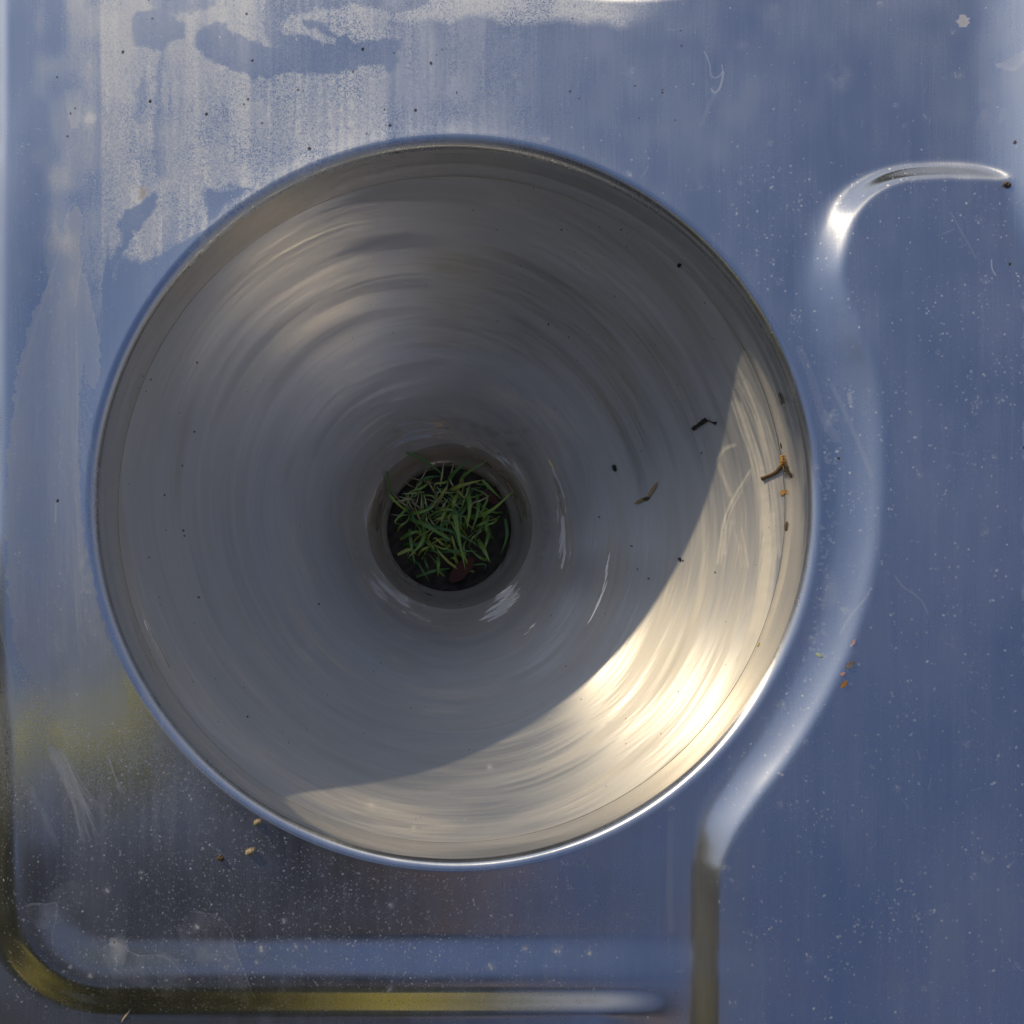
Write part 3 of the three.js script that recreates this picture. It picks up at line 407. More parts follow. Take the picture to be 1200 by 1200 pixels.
// ---------------------------------------------------------------- the sink
const sink = thing('sink', 'stainless steel sink with a round funnel bowl and a raised pressed board', 'sink');
{
  const NA = 1400, lip = 12, NR = 320, pos = [], nor = [], uv = [];
  const out = { x0: -60, y0: -64, x1: 1262, y1: 1244 };
  let rows = 0;
  const push = (x, y, h, n) => { pos.push(...W(x, y, h)); nor.push(n.x, n.y, n.z); uv.push((x - TX0) / 1328, (y - TX0) / 1328); };
  for (let i = 0; i <= lip; i++) {                     // rolled lip of the round opening
    const a = (1 - i / lip) * Math.PI / 2; rows++;
    for (let j = 0; j <= NA; j++) {
      const t = (j % NA) / NA * 2 * Math.PI, co = Math.cos(t), si = Math.sin(t), r = RIM - RHO * Math.sin(a), top = sheetH(BC.x + RIM * co, BC.y + RIM * si);
      const n = new THREE.Vector3(-Math.sin(a) * co, Math.cos(a), -Math.sin(a) * si); if (i === lip) n.copy(sheetN(BC.x + (RIM + 2.5) * co, BC.y + (RIM + 2.5) * si));
      push(BC.x + r * co, BC.y + r * si, top - RHO * (1 - Math.cos(a)), n);
    }
  }
  for (let i = 1; i <= NR; i++) {
    const u = i / NR, f = 0.25 * u * u + 0.75 * u; rows++;
    for (let j = 0; j <= NA; j++) {
      const t = (j % NA) / NA * 2 * Math.PI, co = Math.cos(t), si = Math.sin(t);
      const L = Math.min(co > 0 ? (out.x1 - BC.x) / co : (out.x0 - BC.x) / (co || -1e-9), si > 0 ? (out.y1 - BC.y) / si : (out.y0 - BC.y) / (si || -1e-9));
      const r = RIM + (L - RIM) * f, x = BC.x + r * co, y = BC.y + r * si;
      push(x, y, sheetH(x, y), sheetN(x, y));
    }
  }
  const idx = new Uint32Array((rows - 1) * NA * 6); let q = 0;
  for (let i = 0; i + 1 < rows; i++) for (let j = 0; j < NA; j++) { const a = i * (NA + 1) + j; idx[q++] = a; idx[q++] = a + 1; idx[q++] = a + NA + 1; idx[q++] = a + 1; idx[q++] = a + NA + 2; idx[q++] = a + NA + 1; }
  part('worktop', geom(pos, nor, idx, uv), sheetMat, sink);
  // folded edge round the outside
  const sp = [], si = [], ring = [];
  for (let x = out.x0; x < out.x1; x += 12) ring.push([x, out.y0]); for (let y = out.y0; y < out.y1; y += 12) ring.push([out.x1, y]);
  for (let x = out.x1; x > out.x0; x -= 12) ring.push([x, out.y1]); for (let y = out.y1; y > out.y0; y -= 12) ring.push([out.x0, y]);
  ring.forEach(([x, y]) => { const h = sheetH(x, y); sp.push(...W(x, y, h), ...W(x, y, -86)); });
  ring.forEach((_, i) => { const a = 2 * i, b = 2 * ((i + 1) % ring.length); si.push(a, b, a + 1, b, b + 1, a + 1); });
  part('folded_edge', geom(sp, null, si, new Array(ring.length * 4).fill(0.5)), new THREE.MeshPhysicalMaterial({ name: 'steel_edge', color: new THREE.Color(0.58, 0.57, 0.55), metalness: 1, roughness: 0.35, side: THREE.DoubleSide }), sink);
}
part('bowl_rim_wall', spun(curveOf(WALL, 24), 720), wallMat, sink);
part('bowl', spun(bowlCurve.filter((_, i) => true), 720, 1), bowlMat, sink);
part('drain_hole', spun(curveOf(DRAIN, 60), 360), (() => { const m = bowlMat.clone(); m.name = 'worn_steel'; m.color.setRGB(0.72, 0.70, 0.66); m.anisotropy = 0.4; return m; })(), sink);

// ---------------------------------------------------------------- grass growing up through the drain
const under = (ax, ay, h) => { const k = EYE.h / (EYE.h - h); return W(EYE.x + (ax - EYE.x) / k, EYE.y + (ay - EYE.y) / k, h); };
function blade(pts, width, fold = 0.35) {               // a tapered, slightly folded strip along a curve
  const c = new THREE.CatmullRomCurve3(pts), n = 9, pos = [], idx = [], up = new THREE.Vector3(0, 1, 0);
  for (let i = 0; i <= n; i++) {
    const u = i / n, p = c.getPoint(u), t = c.getTangent(u), s = new THREE.Vector3().crossVectors(t, up); if (s.lengthSq() < 0.02) s.set(1, 0, 0.3); s.normalize();
    const nn = new THREE.Vector3().crossVectors(s, t).normalize(), w = width * P * (u < 0.3 ? 0.75 + u : 1.05 * Math.pow(1 - (u - 0.3) / 0.7, 0.7)) * 0.5 + 0.00006;
    for (const [k, f] of [[-1, 1], [0, 0], [1, 1]]) { const v = p.clone().addScaledVector(s, k * w).addScaledVector(nn, f * w * fold); pos.push(v.x, v.y, v.z); }
  }
  for (let i = 0; i < n; i++) for (let k = 0; k < 2; k++) { const a = i * 3 + k; idx.push(a, a + 1, a + 3, a + 1, a + 4, a + 3); }
  return geom(pos, null, idx);
}
{
  const r = rng(44);
  const gm = [[0.17, 0.30, 0.045], [0.27, 0.41, 0.06], [0.08, 0.19, 0.035], [0.38, 0.43, 0.07]].map((c, i) => new THREE.MeshPhysicalMaterial({ name: 'grass_green', color: new THREE.Color(...c), roughness: 0.5, transmission: 0.3, thickness: 0, side: THREE.DoubleSide }));
  const dm = [[0.42, 0.36, 0.17], [0.33, 0.25, 0.12], [0.36, 0.38, 0.16]].map((c) => new THREE.MeshStandardMaterial({ name: 'dry_grass', color: new THREE.Color(...c), roughness: 0.8, side: THREE.DoubleSide }));
  const tuft = thing('grass_tuft', 'tuft of green and dry grass blades poking up through the drain hole', 'grass');
  const B_ = (list, w, m, name = 'grass_blade') => part(name, blade(list.map(([x, y, h]) => under(400 + x / 5, 480 + y / 5, h)), w), m, tuft);
  // the blades that lie uppermost, placed one by one
  const top = [
    [[[640, 520, -352], [670, 640, -322], [690, 760, -318], [728, 940, -330]], 8, 1], [[[400, 640, -345], [500, 680, -322], [600, 740, -322], [665, 775, -332]], 9, 0],
    [[[470, 660, -350], [560, 690, -325], [650, 715, -322], [760, 770, -330], [840, 830, -345]], 7, 2], [[[560, 560, -350], [590, 500, -326], [618, 445, -318]], 6, 3],
    [[[640, 470, -340], [720, 440, -318], [825, 412, -308]], 7, 3], [[[825, 412, -308], [880, 470, -318], [940, 525, -335]], 6, 0], [[[760, 640, -348], [880, 590, -316], [1010, 475, -300]], 7, 1],
    [[[690, 420, -345], [740, 370, -318], [850, 300, -300]], 7, 0], [[[620, 440, -350], [660, 370, -325], [760, 290, -312]], 8, 2], [[[380, 250, -292], [470, 290, -306], [570, 360, -330], [610, 410, -350]], 5, 2],
    [[[265, 360, -296], [285, 470, -312], [330, 560, -340]], 6, 2], [[[280, 500, -310], [340, 560, -325], [420, 620, -350]], 6, 1], [[[740, 460, -345], [752, 580, -322], [735, 700, -330]], 7, 1],
    [[[795, 500, -348], [800, 600, -325], [760, 720, -335]], 6, 0], [[[570, 640, -350], [660, 590, -326], [720, 690, -330]], 7, 2], [[[400, 700, -350], [410, 790, -324], [430, 905, -330]], 8, 0],
    [[[490, 690, -350], [470, 780, -322], [390, 870, -326]], 7, 1], [[[330, 850, -326], [400, 820, -322], [440, 850, -345]], 6, 3], [[[560, 830, -348], [660, 828, -322], [800, 830, -330]], 7, 2],
    [[[560, 860, -346], [570, 900, -322], [565, 980, -332]], 7, 0], [[[440, 980, -340], [540, 945, -326], [640, 930, -345]], 6, 2], [[[640, 540, -348], [590, 640, -322], [590, 660, -326]], 5, 3],
    [[[800, 760, -350], [840, 830, -325], [870, 895, -326]], 7, 1], [[[480, 850, -350], [500, 910, -326], [520, 960, -340]], 6, 2], [[[400, 610, -346], [470, 600, -322], [545, 570, -325]], 7, 1],
    [[[345, 760, -348], [420, 720, -326], [500, 715, -345]], 6, 0], [[[690, 480, -345], [660, 540, -320], [655, 600, -335]], 6, 3], [[[960, 640, -330], [970, 740, -318], [930, 860, -340]], 5, 2],
    [[[870, 700, -345], [850, 780, -325], [830, 850, -340]], 6, 0], [[[440, 450, -348], [500, 400, -328], [600, 390, -345]], 6, 2]];
  for (const [pts, w, m] of top) B_(pts, w * (0.6 + 0.3 * r()), gm[m]);
  for (let i = 0; i < 88; i++) {
    const a = 6.283 * r(), q = 330 * Math.sqrt(r()), x = 640 + q * Math.cos(a), y = 665 + q * Math.sin(a), b = a + 3.14 + 2.6 * (r() - 0.5), l = 110 + 240 * r() * r();
    B_([[x, y, -362], [x + l * 0.4 * Math.cos(b), y + l * 0.4 * Math.sin(b), -346 + 16 * r()], [x + l * 0.75 * Math.cos(b + 0.25), y + l * 0.75 * Math.sin(b + 0.25), -342 + 18 * r()], [x + l * Math.cos(b + 0.9 * (r() - 0.3)), y + l * Math.sin(b + 0.9 * (r() - 0.3)), -350 + 16 * r()]], 1.6 + 2.2 * r() + 1.4 * r() * r(), gm[Math.floor(4 * r())]);
  }
  for (let i = 0; i < 60; i++) {
    const a = 6.283 * r(), q = 150 * Math.sqrt(r()), x = 560 + 1.3 * q * Math.cos(a), y = 560 + q * Math.sin(a), b = 3.1 * r() + 0.3, l = 50 + 110 * r();
    B_([[x, y, -350], [x + l * 0.5 * Math.cos(b), y - l * 0.5 * Math.sin(b) + 12 * r(), -338 + 8 * r()], [x + l * Math.cos(b), y - l * Math.sin(b), -344 + 10 * r()]], 1.2 + 1.7 * r(), dm[Math.floor(3 * r())], 'dry_blade');
  }
}
// ---------------------------------------------------------------- small litter lying about
function leafGeo(len, wid, seed, thick = 0.0003) {      // a curled leaf or flake: a lens-shaped plate with two faces and an edge
  const r = rng(seed), n = 10, m = 4, pos = [], idx = [], bend = 0.5 * (r() - 0.3), tw = r() - 0.5;
  for (const s of [1, -1]) for (let i = 0; i <= n; i++) for (let j = 0; j <= m; j++) {
    const u = i / n, v = j / m * 2 - 1, w = wid / 2 * Math.pow(Math.sin(Math.PI * (0.04 + 0.92 * u)), 0.7) * (1 + 0.25 * (hash(i, Math.sign(v) + 2, seed) - 0.5));
    const x = (u - 0.5) * len, z = v * w, y = bend * x * x / len + 0.18 * Math.abs(z) + tw * x * z / len + s * thick * 0.5 * (1 - 0.8 * v * v) + 0.1 * wid * (hash(i, j, seed + 1) - 0.5) * 0.3;
    pos.push(x, y, z);
  }
  const k = (n + 1) * (m + 1);
  for (let s = 0; s < 2; s++) for (let i = 0; i < n; i++) for (let j = 0; j < m; j++) { const a = s * k + i * (m + 1) + j, b = a + m + 1; s ? idx.push(a, b, a + 1, a + 1, b, b + 1) : idx.push(a, a + 1, b, a + 1, b + 1, b); }
  return geom(pos, null, idx);
}
function twigGeo(pts, radii, seed) {                    // an uneven tapering stick along plan points [x, y, h]
  const c = new THREE.CatmullRomCurve3(pts.map(([x, y, h]) => new THREE.Vector3(x * P, h * P, y * P)), false, 'catmullrom', 0.3), n = 22, m = 8, pos = [], idx = [];
  for (let i = 0; i <= n; i++) {
    const u = i / n, p = c.getPoint(u), t = c.getTangent(u), s = new THREE.Vector3().crossVectors(t, new THREE.Vector3(0, 1, 0)).normalize(), w = new THREE.Vector3().crossVectors(s, t);
    const f = u * (radii.length - 1), k = Math.min(radii.length - 2, Math.floor(f)), R0 = mix(radii[k], radii[k + 1], f - k) * P * (i === 0 || i === n ? 0.3 : 1);
    for (let j = 0; j < m; j++) { const a = j / m * 6.2832, R1 = R0 * (0.8 + 0.45 * hash(i, j, seed)); const v = p.clone().addScaledVector(s, R1 * Math.cos(a)).addScaledVector(w, R1 * Math.sin(a)); pos.push(v.x, v.y, v.z); }
  }
  for (let i = 0; i < n; i++) for (let j = 0; j < m; j++) { const a = i * m + j, b = i * m + (j + 1) % m; idx.push(a, b, a + m, b, b + m, a + m); }
  const e = pos.length / 3; const p0 = c.getPoint(0), p1 = c.getPoint(1); pos.push(p0.x, p0.y, p0.z, p1.x, p1.y, p1.z);
  for (let j = 0; j < m; j++) { idx.push(e, (j + 1) % m, j, e + 1, n * m + j, n * m + (j + 1) % m); }
  return geom(pos, null, idx);
}
function seat(ax, ay, on) {                             // where a thing lies: point and upward normal on the sheet, the bowl or the rim wall
  if (on === 'sheet') { const h = sheetH(ax, ay), k = EYE.h / (EYE.h - h), x = EYE.x + (ax - EYE.x) / k, y = EYE.y + (ay - EYE.y) / k; return { p: W(x, y, sheetH(x, y)), n: sheetN(x, y) }; }
  if (on === 'wall') {
    let d = 40, x, y, s; for (let i = 0; i < 40; i++) { x = EYE.x + (ax - EYE.x) / seen(d); y = EYE.y + (ay - EYE.y) / seen(d); s = Math.hypot(x - BC.x, y - BC.y); d = clamp(d + (s - 417) * 1.2, 6, 66); }
    const f = 417 / s; return { p: W(BC.x + (x - BC.x) * f, BC.y + (y - BC.y) * f, -d), n: new THREE.Vector3(-(x - BC.x) / s, 0.05, -(y - BC.y) / s).normalize() };
  }
  const b = bowlPoint(ax, ay), c = centreAt(b.d), s = (depthAt(b.r - 6) - depthAt(b.r + 6)) / 12; return { p: W(b.x, b.y, -b.d), n: new THREE.Vector3(-s * (b.x - c[0]) / b.r, 1, -s * (b.y - c[1]) / b.r).normalize() };
}
const scale = (on) => on === 'bowl' ? 1.14 : on === 'wall' ? 1.04 : 1;
function place(o, ax, ay, on, turn, lift) {             // stands the thing on the surface, its x axis turned in the plan
  const { p, n } = seat(ax, ay, on), x = new THREE.Vector3(Math.cos(turn), 0, Math.sin(turn)); x.addScaledVector(n, -x.dot(n)).normalize();
  const z = new THREE.Vector3().crossVectors(x, n); o.quaternion.setFromRotationMatrix(new THREE.Matrix4().makeBasis(x, n, z)); o.position.copy(p).addScaledVector(n, lift * P);
}
// each: name, label, category, place on, where, turn, builder
const twigs = [
  ['dead_twig', 'short black twig with a broken tip, beside the upper end of the shadow edge', 'twig', 'bowl', 824, 495, -0.3, (o) => { part('stem', twigGeo([[-14, 4, 2], [-5, 1, 2.2], [3, -1, 2.2], [6, -2, 2.2]], [2.6, 2, 2.6, 2.2], 1), M.bark, o); part('tip', twigGeo([[5, -2, 2], [11, 3, 1.5], [16, 6, 1.5]], [0.9, 0.6, 2], 2), M.bark, o); }],
  ['dead_twig', 'bent brown twig with a golden end across the sunlit streaks at the right', 'twig', 'bowl', 908, 551, -0.15, (o) => { part('stem', twigGeo([[-16, 6, 2.2], [-9, 5, 2.2], [2, 3, 2.4], [9, -2, 2.4]], [2.4, 1.7, 1.9, 2.2], 3), M.brownBark, o); part('bud', twigGeo([[9, -2, 2.4], [11, -7, 2.6], [11, -14, 2.2]], [2, 2.3, 1.4], 4), M.gold, o); }],
  ['winged_seed', 'yellow-brown winged seed lying bent in the shaded side of the bowl', 'seed', 'bowl', 758, 583, 0, (o) => { part('wing', (() => { const g = leafGeo(22 * P, 4.2 * P, 5); g.rotateY(0.98); g.translate(8 * P, 2 * P, -8.5 * P); return g; })(), M.husk, o); part('wing', (() => { const g = leafGeo(15 * P, 4 * P, 6); g.rotateY(0.48); g.translate(-8 * P, 2 * P, 4 * P); return g; })(), mat('olive_husk', 0.24, 0.19, 0.06), o); part('kernel', twigGeo([[-4, 2, 2], [0, 1.5, 2.4], [4, 0, 2]], [1.4, 2.2, 1.2], 7), M.brownBark, o); }],
];
for (const [name, label, cat, on, x, y, turn, build] of twigs) { const o = thing(name, label, cat); build(o); place(o, x, y, on, turn, 0.4); o.scale.setScalar(scale(on)); }
const bits = [
  ['seed', 'tiny dark seed in the shade left of the bent winged seed', 'seed', 'bowl', 720.5, 548.5, 1.05, 8.5, 4.4, M.bark],
  ['seed', 'reddish-brown seed stuck on the sunlit rim wall at the far right', 'seed', 'wall', 944, 618, 1.75, 12, 4, M.brownBark],
  ['husk', 'small golden husk just below the bent brown twig', 'husk', 'bowl', 917.5, 577, -0.6, 8, 5, M.gold],
  ['dirt_crumb', 'black crumb on the seam at the upper right of the bowl', 'dirt', 'bowl', 797, 310, -1, 7, 4, M.black],
  ['dirt_crumb', 'black crumb on the seam at the upper left of the bowl', 'dirt', 'bowl', 350, 245, 0.3, 7, 3.4, M.black],
  ['dirt_crumb', 'dark speck of dirt pair beside the shadow edge low in the sunlit crescent', 'dirt', 'bowl', 797, 656, 0.7, 5, 3, M.black],
  ['bark_chip', 'thin dark chip on the inside of the right rim above the reddish seed', 'chip', 'wall', 943, 517, 0.5, 8, 2.4, M.bark],
  ['yellow_flake', 'yellow flake on the sunlit rim wall at the lower right', 'flake', 'wall', 914, 767, -1, 5.5, 3.6, M.yellow],
  ['petal', 'amber petal at the foot of the step beside the raised board', 'petal', 'sheet', 989, 802, -0.85, 10, 4.5, M.amber],
  ['petal', 'pinkish scrap just above the amber petal', 'petal', 'sheet', 987.5, 790, -0.5, 6, 4, M.pink],
  ['husk', 'cream and pink husk in the step above the curled grey scrap', 'husk', 'sheet', 1001, 753, -1.1, 8, 3, M.pink],
  ['leaf_scrap', 'curled grey-brown scrap between the pale husk and the amber petal', 'leaf scrap', 'sheet', 996, 779, -0.7, 12, 6, mat('grey_scrap', 0.20, 0.16, 0.13)],
  ['leaf_flake', 'pale green flake on the surround just left of the step', 'flake', 'sheet', 961, 768, 0.6, 8, 4, M.green],
  ['dirt_crumb', 'tan crumb close under the lower left rim of the bowl', 'crumb', 'sheet', 302.5, 963.5, -0.7, 8.5, 6, M.tan],
  ['dirt_crumb', 'larger pale tan crumb below the one at the lower left rim', 'crumb', 'sheet', 294, 998, -0.6, 11, 7, M.tan],
  ['dirt_crumb', 'dark brown crumb left of the two tan crumbs', 'crumb', 'sheet', 259, 1006, 0.2, 7.5, 5, M.brownBark],
  ['straw', 'thin pale straw across the front edge at the lower left', 'straw', 'sheet', 148, 1190, -0.95, 19, 2.2, mat('pale_straw', 0.46, 0.36, 0.22)],
  ['dirt_crumb', 'brown crumb with pale spots at the right end of the bright step', 'crumb', 'sheet', 1184, 214, 0.4, 8, 5, mat('brown_crumb', 0.12, 0.08, 0.06)],
];
bits.forEach(([name, label, cat, on, x, y, turn, l, w, m], i) => {
  const flat = /flake|petal|scrap|husk/.test(name), s = scale(on);
  const g = flat ? leafGeo(l * P * s, w * P * s, 60 + i, 0.0005) : twigGeo([[-l / 2 * s, 0.3, 0], [-l / 5 * s, -w * 0.1, w * 0.08], [l / 4 * s, w * 0.06, w * 0.1], [l / 2 * s, 0, 0]], [w * 0.3 * s, w * 0.52 * s, w * 0.48 * s, w * 0.22 * s], 90 + i);
  const o = new THREE.Mesh(g, m); o.name = numbered(name); o.userData = { label, category: cat }; o.castShadow = o.receiveShadow = true; scene.add(o);
  place(o, x, y, on, turn, flat ? 1.2 : w * 0.3);
});
for (const [x, y, l, w, t, label, seed] of [[541, 667, 52, 24, -0.85, 'red-brown fallen leaf at the bottom edge of the drain hole, under the grass', 3], [573, 582, 34, 14, 0.6, 'small red fallen leaf at the right of the drain hole, behind the grass', 4]]) {
  const o = new THREE.Mesh(leafGeo(l * P, w * P, seed, 0.0004), M.red); o.name = numbered('fallen_leaf'); o.userData = { label, category: 'leaf' }; o.position.copy(under(x, y, -347)); o.rotation.set(0.25, -t, 0.15); o.castShadow = o.receiveShadow = true; scene.add(o);
}

// ---------------------------------------------------------------- the person who takes the picture, mirrored in the steel
function surfaceNets(f, lo, hi, cell) {
  const n = [0, 1, 2].map((a) => Math.ceil((hi[a] - lo[a]) / cell) + 1), at = (i, j, k) => (k * n[1] + j) * n[0] + i, v = new Float32Array(n[0] * n[1] * n[2]);
  for (let k = 0; k < n[2]; k++) for (let j = 0; j < n[1]; j++) for (let i = 0; i < n[0]; i++) v[at(i, j, k)] = f(lo[0] + i * cell, lo[1] + j * cell, lo[2] + k * cell);
  const id = new Int32Array(v.length).fill(-1), pos = [], idx = [];
  for (let k = 0; k + 1 < n[2]; k++) for (let j = 0; j + 1 < n[1]; j++) for (let i = 0; i + 1 < n[0]; i++) {
    let c = 0, x = 0, y = 0, z = 0;
    const g = (a, b) => { const va = v[at(i + (a & 1), j + ((a >> 1) & 1), k + (a >> 2))], vb = v[at(i + (b & 1), j + ((b >> 1) & 1), k + (b >> 2))]; if ((va < 0) === (vb < 0)) return; const t = va / (va - vb); c++; x += mix(a & 1, b & 1, t); y += mix((a >> 1) & 1, (b >> 1) & 1, t); z += mix(a >> 2, b >> 2, t); };
    g(0, 1); g(2, 3); g(4, 5); g(6, 7); g(0, 2); g(1, 3); g(4, 6); g(5, 7); g(0, 4); g(1, 5); g(2, 6); g(3, 7);
    if (c) { id[at(i, j, k)] = pos.length / 3; pos.push(lo[0] + (i + x / c) * cell, lo[1] + (j + y / c) * cell, lo[2] + (k + z / c) * cell); }
  }
  const quad = (a, b, c, d, flip) => flip ? idx.push(a, c, b, a, d, c) : idx.push(a, b, c, a, c, d);
  for (let k = 1; k + 1 < n[2]; k++) for (let j = 1; j + 1 < n[1]; j++) for (let i = 1; i + 1 < n[0]; i++) {
    const s = v[at(i, j, k)] < 0;
    if (s !== (v[at(i + 1, j, k)] < 0)) quad(id[at(i, j - 1, k - 1)], id[at(i, j, k - 1)], id[at(i, j, k)], id[at(i, j - 1, k)], !s);
    if (s !== (v[at(i, j + 1, k)] < 0)) quad(id[at(i - 1, j, k - 1)], id[at(i - 1, j, k)], id[at(i, j, k)], id[at(i, j, k - 1)], !s);
    if (s !== (v[at(i, j, k + 1)] < 0)) quad(id[at(i - 1, j - 1, k)], id[at(i, j - 1, k)], id[at(i, j, k)], id[at(i - 1, j, k)], !s);
  }
  const nor = [], e = cell * 0.5;
  for (let p = 0; p < pos.length; p += 3) { const [x, y, z] = [pos[p], pos[p + 1], pos[p + 2]]; const g = new THREE.Vector3(f(x + e, y, z) - f(x - e, y, z), f(x, y + e, z) - f(x, y - e, z), f(x, y, z + e) - f(x, y, z - e)).normalize(); nor.push(g.x, g.y, g.z); }
  return geom(pos, nor, idx);
}
const cap = (a, b, ra, rb) => { const d = [b[0] - a[0], b[1] - a[1], b[2] - a[2]], L = d[0] * d[0] + d[1] * d[1] + d[2] * d[2]; return (x, y, z) => { const t = clamp(((x - a[0]) * d[0] + (y - a[1]) * d[1] + (z - a[2]) * d[2]) / L); return Math.hypot(x - a[0] - t * d[0], y - a[1] - t * d[1], z - a[2] - t * d[2]) - mix(ra, rb, t); }; };
const ell = (c, r) => (x, y, z) => { const k = Math.hypot((x - c[0]) / r[0], (y - c[1]) / r[1], (z - c[2]) / r[2]); return (k - 1) * Math.min(...r); };
const blend = (list, k) => (x, y, z) => { let d = 1e9; for (const f of list) { const q = f(x, y, z); const h = Math.max(k - Math.abs(d - q), 0) / k; d = Math.min(d, q) - h * h * k * 0.25; } return d; };
{
  const ph = W(EYE.x, EYE.y, EYE.h), px = ph.x, py = ph.y, pz = ph.z;
  const J = { hip: [[-0.32, 0.16, 0.66], [-0.13, 0.16, 0.66]], knee: [[-0.49, 0.30, 0.37], [-0.02, 0.30, 0.47]], ankle: [[-0.42, GROUND + 0.09, 0.58], [-0.05, GROUND + 0.09, 0.62]], toe: [[-0.46, GROUND + 0.03, 0.40], [-0.02, GROUND + 0.03, 0.44]], sho: [[-0.40, 0.66, 0.42], [-0.02, 0.68, 0.43]], elb: [[-0.47, 0.545, 0.255], [0.10, 0.45, 0.62]], wri: [[px - 0.085, py - 0.012, pz + 0.075], [0.0, 0.375, 0.54]], pelvis: [-0.225, 0.17, 0.68], chest: [-0.21, 0.50, 0.51], neck: [-0.2, 0.75, 0.45], head: [-0.19, 0.88, 0.39] };
  const limbs = (g) => { const l = []; for (const s of [0, 1]) { l.push(cap(J.hip[s], J.knee[s], 0.085 + g, 0.058 + g), cap(J.knee[s], J.ankle[s], 0.056 + g, 0.038 + g)); } return l; };
  const arms = (g) => { const l = []; for (const s of [0, 1]) l.push(cap(J.sho[s], J.elb[s], 0.052 + g, 0.04 + g), cap(J.elb[s], J.wri[s], 0.04 + g, 0.026 + g)); return l; };
  const trunk = (g) => [cap(J.pelvis, J.chest, 0.15 + g, 0.155 + g), cap(J.chest, [-0.2, 0.66, 0.47], 0.155 + g, 0.13 + g), cap(J.sho[0], J.sho[1], 0.07 + g, 0.07 + g)];
  const H = J.head, headF = blend([ell([H[0], H[1] + 0.03, H[2] + 0.01], [0.075, 0.095, 0.095]), cap([H[0], H[1] - 0.05, H[2] - 0.035], [H[0], H[1] + 0.01, H[2] - 0.02], 0.045, 0.06), cap([H[0], H[1] - 0.012, H[2] - 0.105], [H[0], H[1] + 0.025, H[2] - 0.085], 0.013, 0.008), cap([H[0] - 0.018, H[1] - 0.055, H[2] - 0.082], [H[0] + 0.018, H[1] - 0.055, H[2] - 0.082], 0.007, 0.007), ell([H[0] - 0.077, H[1], H[2] + 0.015], [0.012, 0.03, 0.02]), ell([H[0] + 0.077, H[1], H[2] + 0.015], [0.012, 0.03, 0.02]), cap(J.neck, [H[0], H[1] - 0.03, H[2] + 0.02], 0.055, 0.05)], 0.025);
  const skin = mat('skin', 0.42, 0.25, 0.17, 0.55), cloth = mat('dark_cloth', 0.010, 0.013, 0.009, 1), sleeve = mat('yellow_cuff', 0.85, 0.80, 0.03, 0.9), upper = mat('tan_sleeve', 0.72, 0.50, 0.38, 0.9), trousers = mat('dark_olive_trousers', 0.045, 0.05, 0.022, 1);
  const hands = [0, 1].map((s) => {                     // palm, four fingers bent over the back of the phone, thumb under its edge
    const d = s ? 1 : -1, w = J.wri[s], edge = px + d * 0.041, list = [cap(w, [edge + d * 0.022, py + 0.004, pz + 0.03], 0.024, 0.02), cap([edge + d * 0.02, py + 0.004, pz + 0.045], [edge + d * 0.02, py + 0.006, pz - 0.015], 0.017, 0.014)];
    [[0.036, 0.9], [0.014, 1.05], [-0.008, 1], [-0.029, 0.82]].forEach(([dz, l]) => { const a = [edge + d * 0.022, py + 0.014, pz + dz], b = [edge + d * 0.004, py + 0.031, pz + dz - 0.006], c = [edge - d * 0.024 * l, py + 0.0305, pz + dz - 0.008]; list.push(cap(a, b, 0.0092, 0.0085), cap(b, c, 0.0085, 0.0068)); });
    list.push(cap([edge + d * 0.02, py + 0.0, pz + 0.04], [edge + d * 0.008, py - 0.004, pz + 0.016], 0.012, 0.0095), cap([edge + d * 0.008, py - 0.004, pz + 0.016], [edge - d * 0.006, py + 0.001, pz - 0.008], 0.0095, 0.0075));
    if (s) {
      list.length = 0; list.push(cap(w, [w[0] - 0.02, w[1] + 0.006, w[2] - 0.075], 0.026, 0.03));
      [[-0.036, 0.9], [-0.012, 1.05], [0.012, 1], [0.034, 0.8]].forEach(([dx, l]) => { const a = [w[0] - 0.02 + dx, w[1] + 0.004, w[2] - 0.085], b = [w[0] - 0.024 + dx * 1.1, w[1] - 0.006, w[2] - 0.085 - 0.04 * l], c = [w[0] - 0.026 + dx * 1.1, w[1] - 0.038 * l, w[2] - 0.088 - 0.062 * l]; list.push(cap(a, b, 0.0095, 0.0088), cap(b, c, 0.0088, 0.007)); });
      list.push(cap([w[0] - 0.042, w[1], w[2] - 0.035], [w[0] - 0.064, w[1] - 0.01, w[2] - 0.065], 0.012, 0.01), cap([w[0] - 0.064, w[1] - 0.01, w[2] - 0.065], [w[0] - 0.068, w[1] - 0.022, w[2] - 0.092], 0.01, 0.008));
      return surfaceNets(blend(list, 0.006), [w[0] - 0.11, w[1] - 0.07, w[2] - 0.18], [w[0] + 0.07, w[1] + 0.05, w[2] + 0.05], 0.004);
    }
    const f = blend(list, 0.006); return surfaceNets(f, [edge - 0.06, py - 0.05, pz - 0.07], [edge + 0.09 * (d > 0 ? 1 : 0.6) + 0.03, py + 0.06, pz + 0.13], 0.004);
  });
  const body = mergeGeometries([surfaceNets(blend([...limbs(0), ...arms(0), ...trunk(0)], 0.05), [-0.7, GROUND - 0.02, 0.0], [0.3, 0.85, 0.92], 0.018), surfaceNets(headF, [H[0] - 0.12, H[1] - 0.2, H[2] - 0.16], [H[0] + 0.12, H[1] + 0.17, H[2] + 0.2], 0.0055), ...hands]);
  const person = new THREE.Mesh(body, skin); person.name = 'person'; person.castShadow = person.receiveShadow = true;
  person.userData = { label: 'person in dark vest, tan sleeves and yellow cuffs crouching over the sink with a phone', category: 'person' }; scene.add(person);
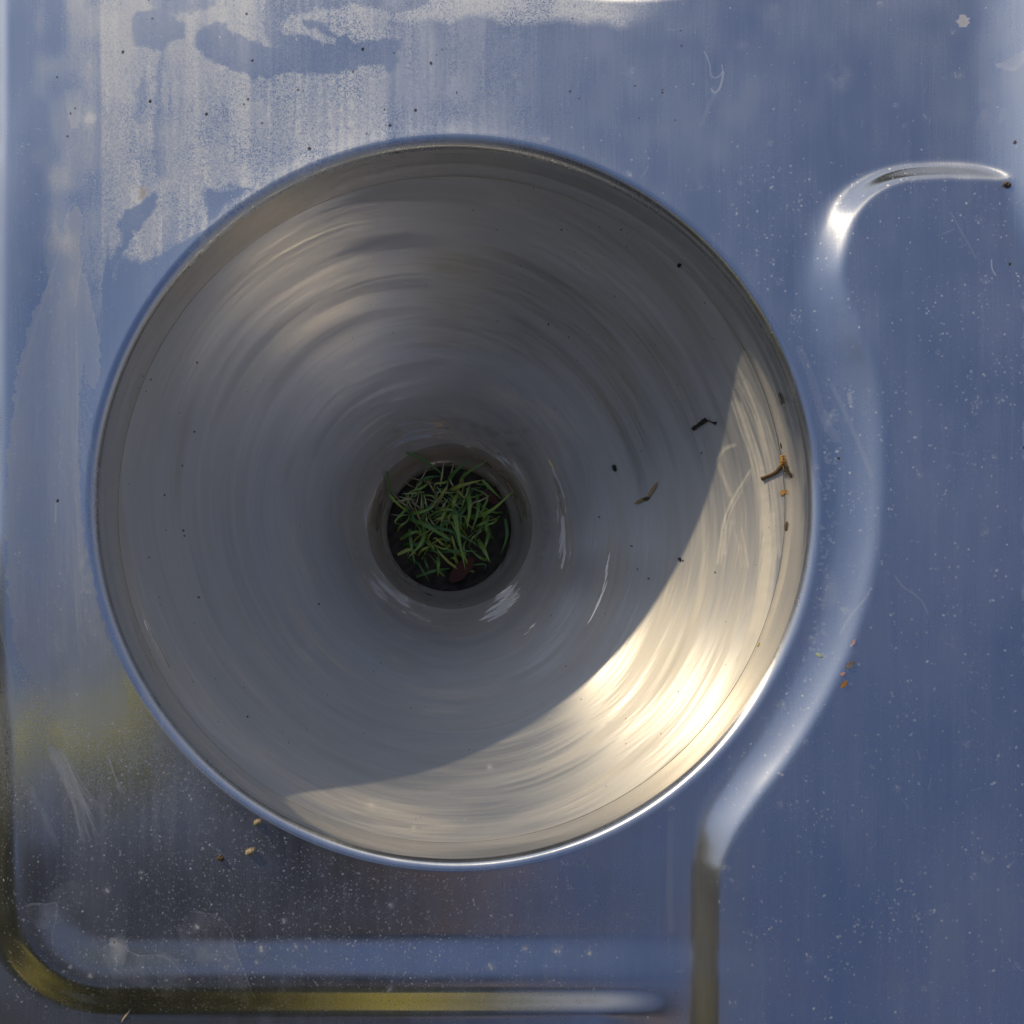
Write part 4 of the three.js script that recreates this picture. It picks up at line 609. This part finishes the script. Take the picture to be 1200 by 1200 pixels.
  part('vest', surfaceNets(blend(trunk(0.016), 0.06), [-0.58, -0.02, 0.3], [0.2, 0.82, 0.9], 0.018), cloth, person);
  const ext = (s) => { const a = J.elb[s], b = J.wri[s]; return [0, 1, 2].map((i) => mix(a[i], b[i], 0.72)); };
  for (const s of [0, 1]) { part('sleeve', surfaceNets(cap(J.sho[s], J.elb[s], 0.076, 0.060), [J.elb[s][0] - 0.3, 0.38, 0.02], [J.elb[s][0] + 0.34, 0.82, 0.58], 0.016), upper, person); part('cuff', surfaceNets(cap(J.elb[s], ext(s), s ? 0.05 : 0.072, s ? 0.042 : 0.05), [Math.min(J.elb[s][0], ext(s)[0]) - 0.1, 0.4, 0.0], [Math.max(J.elb[s][0], ext(s)[0]) + 0.1, 0.66, 0.4], 0.013), sleeve, person); }
  part('trousers', surfaceNets(blend([...limbs(0.018), cap(J.hip[0], J.hip[1], 0.12, 0.12)], 0.05), [-0.7, GROUND + 0.0, 0.2], [0.3, 0.4, 0.86], 0.018), trousers, person);
  for (const s of [0, 1]) part('boot', surfaceNets(blend([cap(J.ankle[s], [0, 1, 2].map((i) => mix(J.ankle[s][i], J.knee[s][i], 0.55)), 0.058, 0.072), cap([J.ankle[s][0], GROUND + 0.045, J.ankle[s][2] + 0.03], J.toe[s], 0.044, 0.036), cap(J.ankle[s], [J.ankle[s][0], GROUND + 0.05, J.ankle[s][2]], 0.046, 0.044)], 0.03), [J.ankle[s][0] - 0.16, GROUND - 0.02, 0.3], [J.ankle[s][0] + 0.14, GROUND + 0.4, 0.72], 0.012), mat('ochre_rubber', 0.42, 0.36, 0.07, 0.6), person);
  part('hair', surfaceNets((x, y, z) => Math.max(ell([H[0], H[1] + 0.035, H[2] + 0.015], [0.086, 0.104, 0.104])(x, y, z) + 0.004 * (noise(x * 90, z * 90 + y * 40, 6) - 0.5), -(z - H[2] + 0.05 + (H[1] + 0.05 - y) * 0.9)), [H[0] - 0.13, H[1] - 0.12, H[2] - 0.13], [H[0] + 0.13, H[1] + 0.18, H[2] + 0.16], 0.008), mat('brown_hair', 0.035, 0.022, 0.014, 0.7), person);
  const phone = thing('phone', 'black phone held flat over the sink in one hand of the crouching person', 'phone');
  phone.position.set(px, py + 0.016, pz);
  const sh = new THREE.Shape(); const a = 0.036, b = 0.075, q = 0.009; sh.moveTo(-a + q, -b); sh.lineTo(a - q, -b); sh.quadraticCurveTo(a, -b, a, -b + q); sh.lineTo(a, b - q); sh.quadraticCurveTo(a, b, a - q, b); sh.lineTo(-a + q, b); sh.quadraticCurveTo(-a, b, -a, b - q); sh.lineTo(-a, -b + q); sh.quadraticCurveTo(-a, -b, -a + q, -b);
  const bg = new THREE.ExtrudeGeometry(sh, { depth: 0.006, bevelEnabled: true, bevelSize: 0.0015, bevelThickness: 0.0012, bevelSegments: 3 }); bg.rotateX(-Math.PI / 2); bg.translate(0, -0.003, 0);
  part('case', bg, mat('black_plastic', 0.012, 0.012, 0.013, 0.4), phone);
  const lens = new THREE.CylinderGeometry(0.005, 0.005, 0.0012, 24); for (const z of [-0.012, 0.002]) part('lens', lens.clone().translate(0.012, -0.0046, z), mat('lens_glass', 0.02, 0.02, 0.03, 0.08), phone);
}

renderer.render(scene, camera);
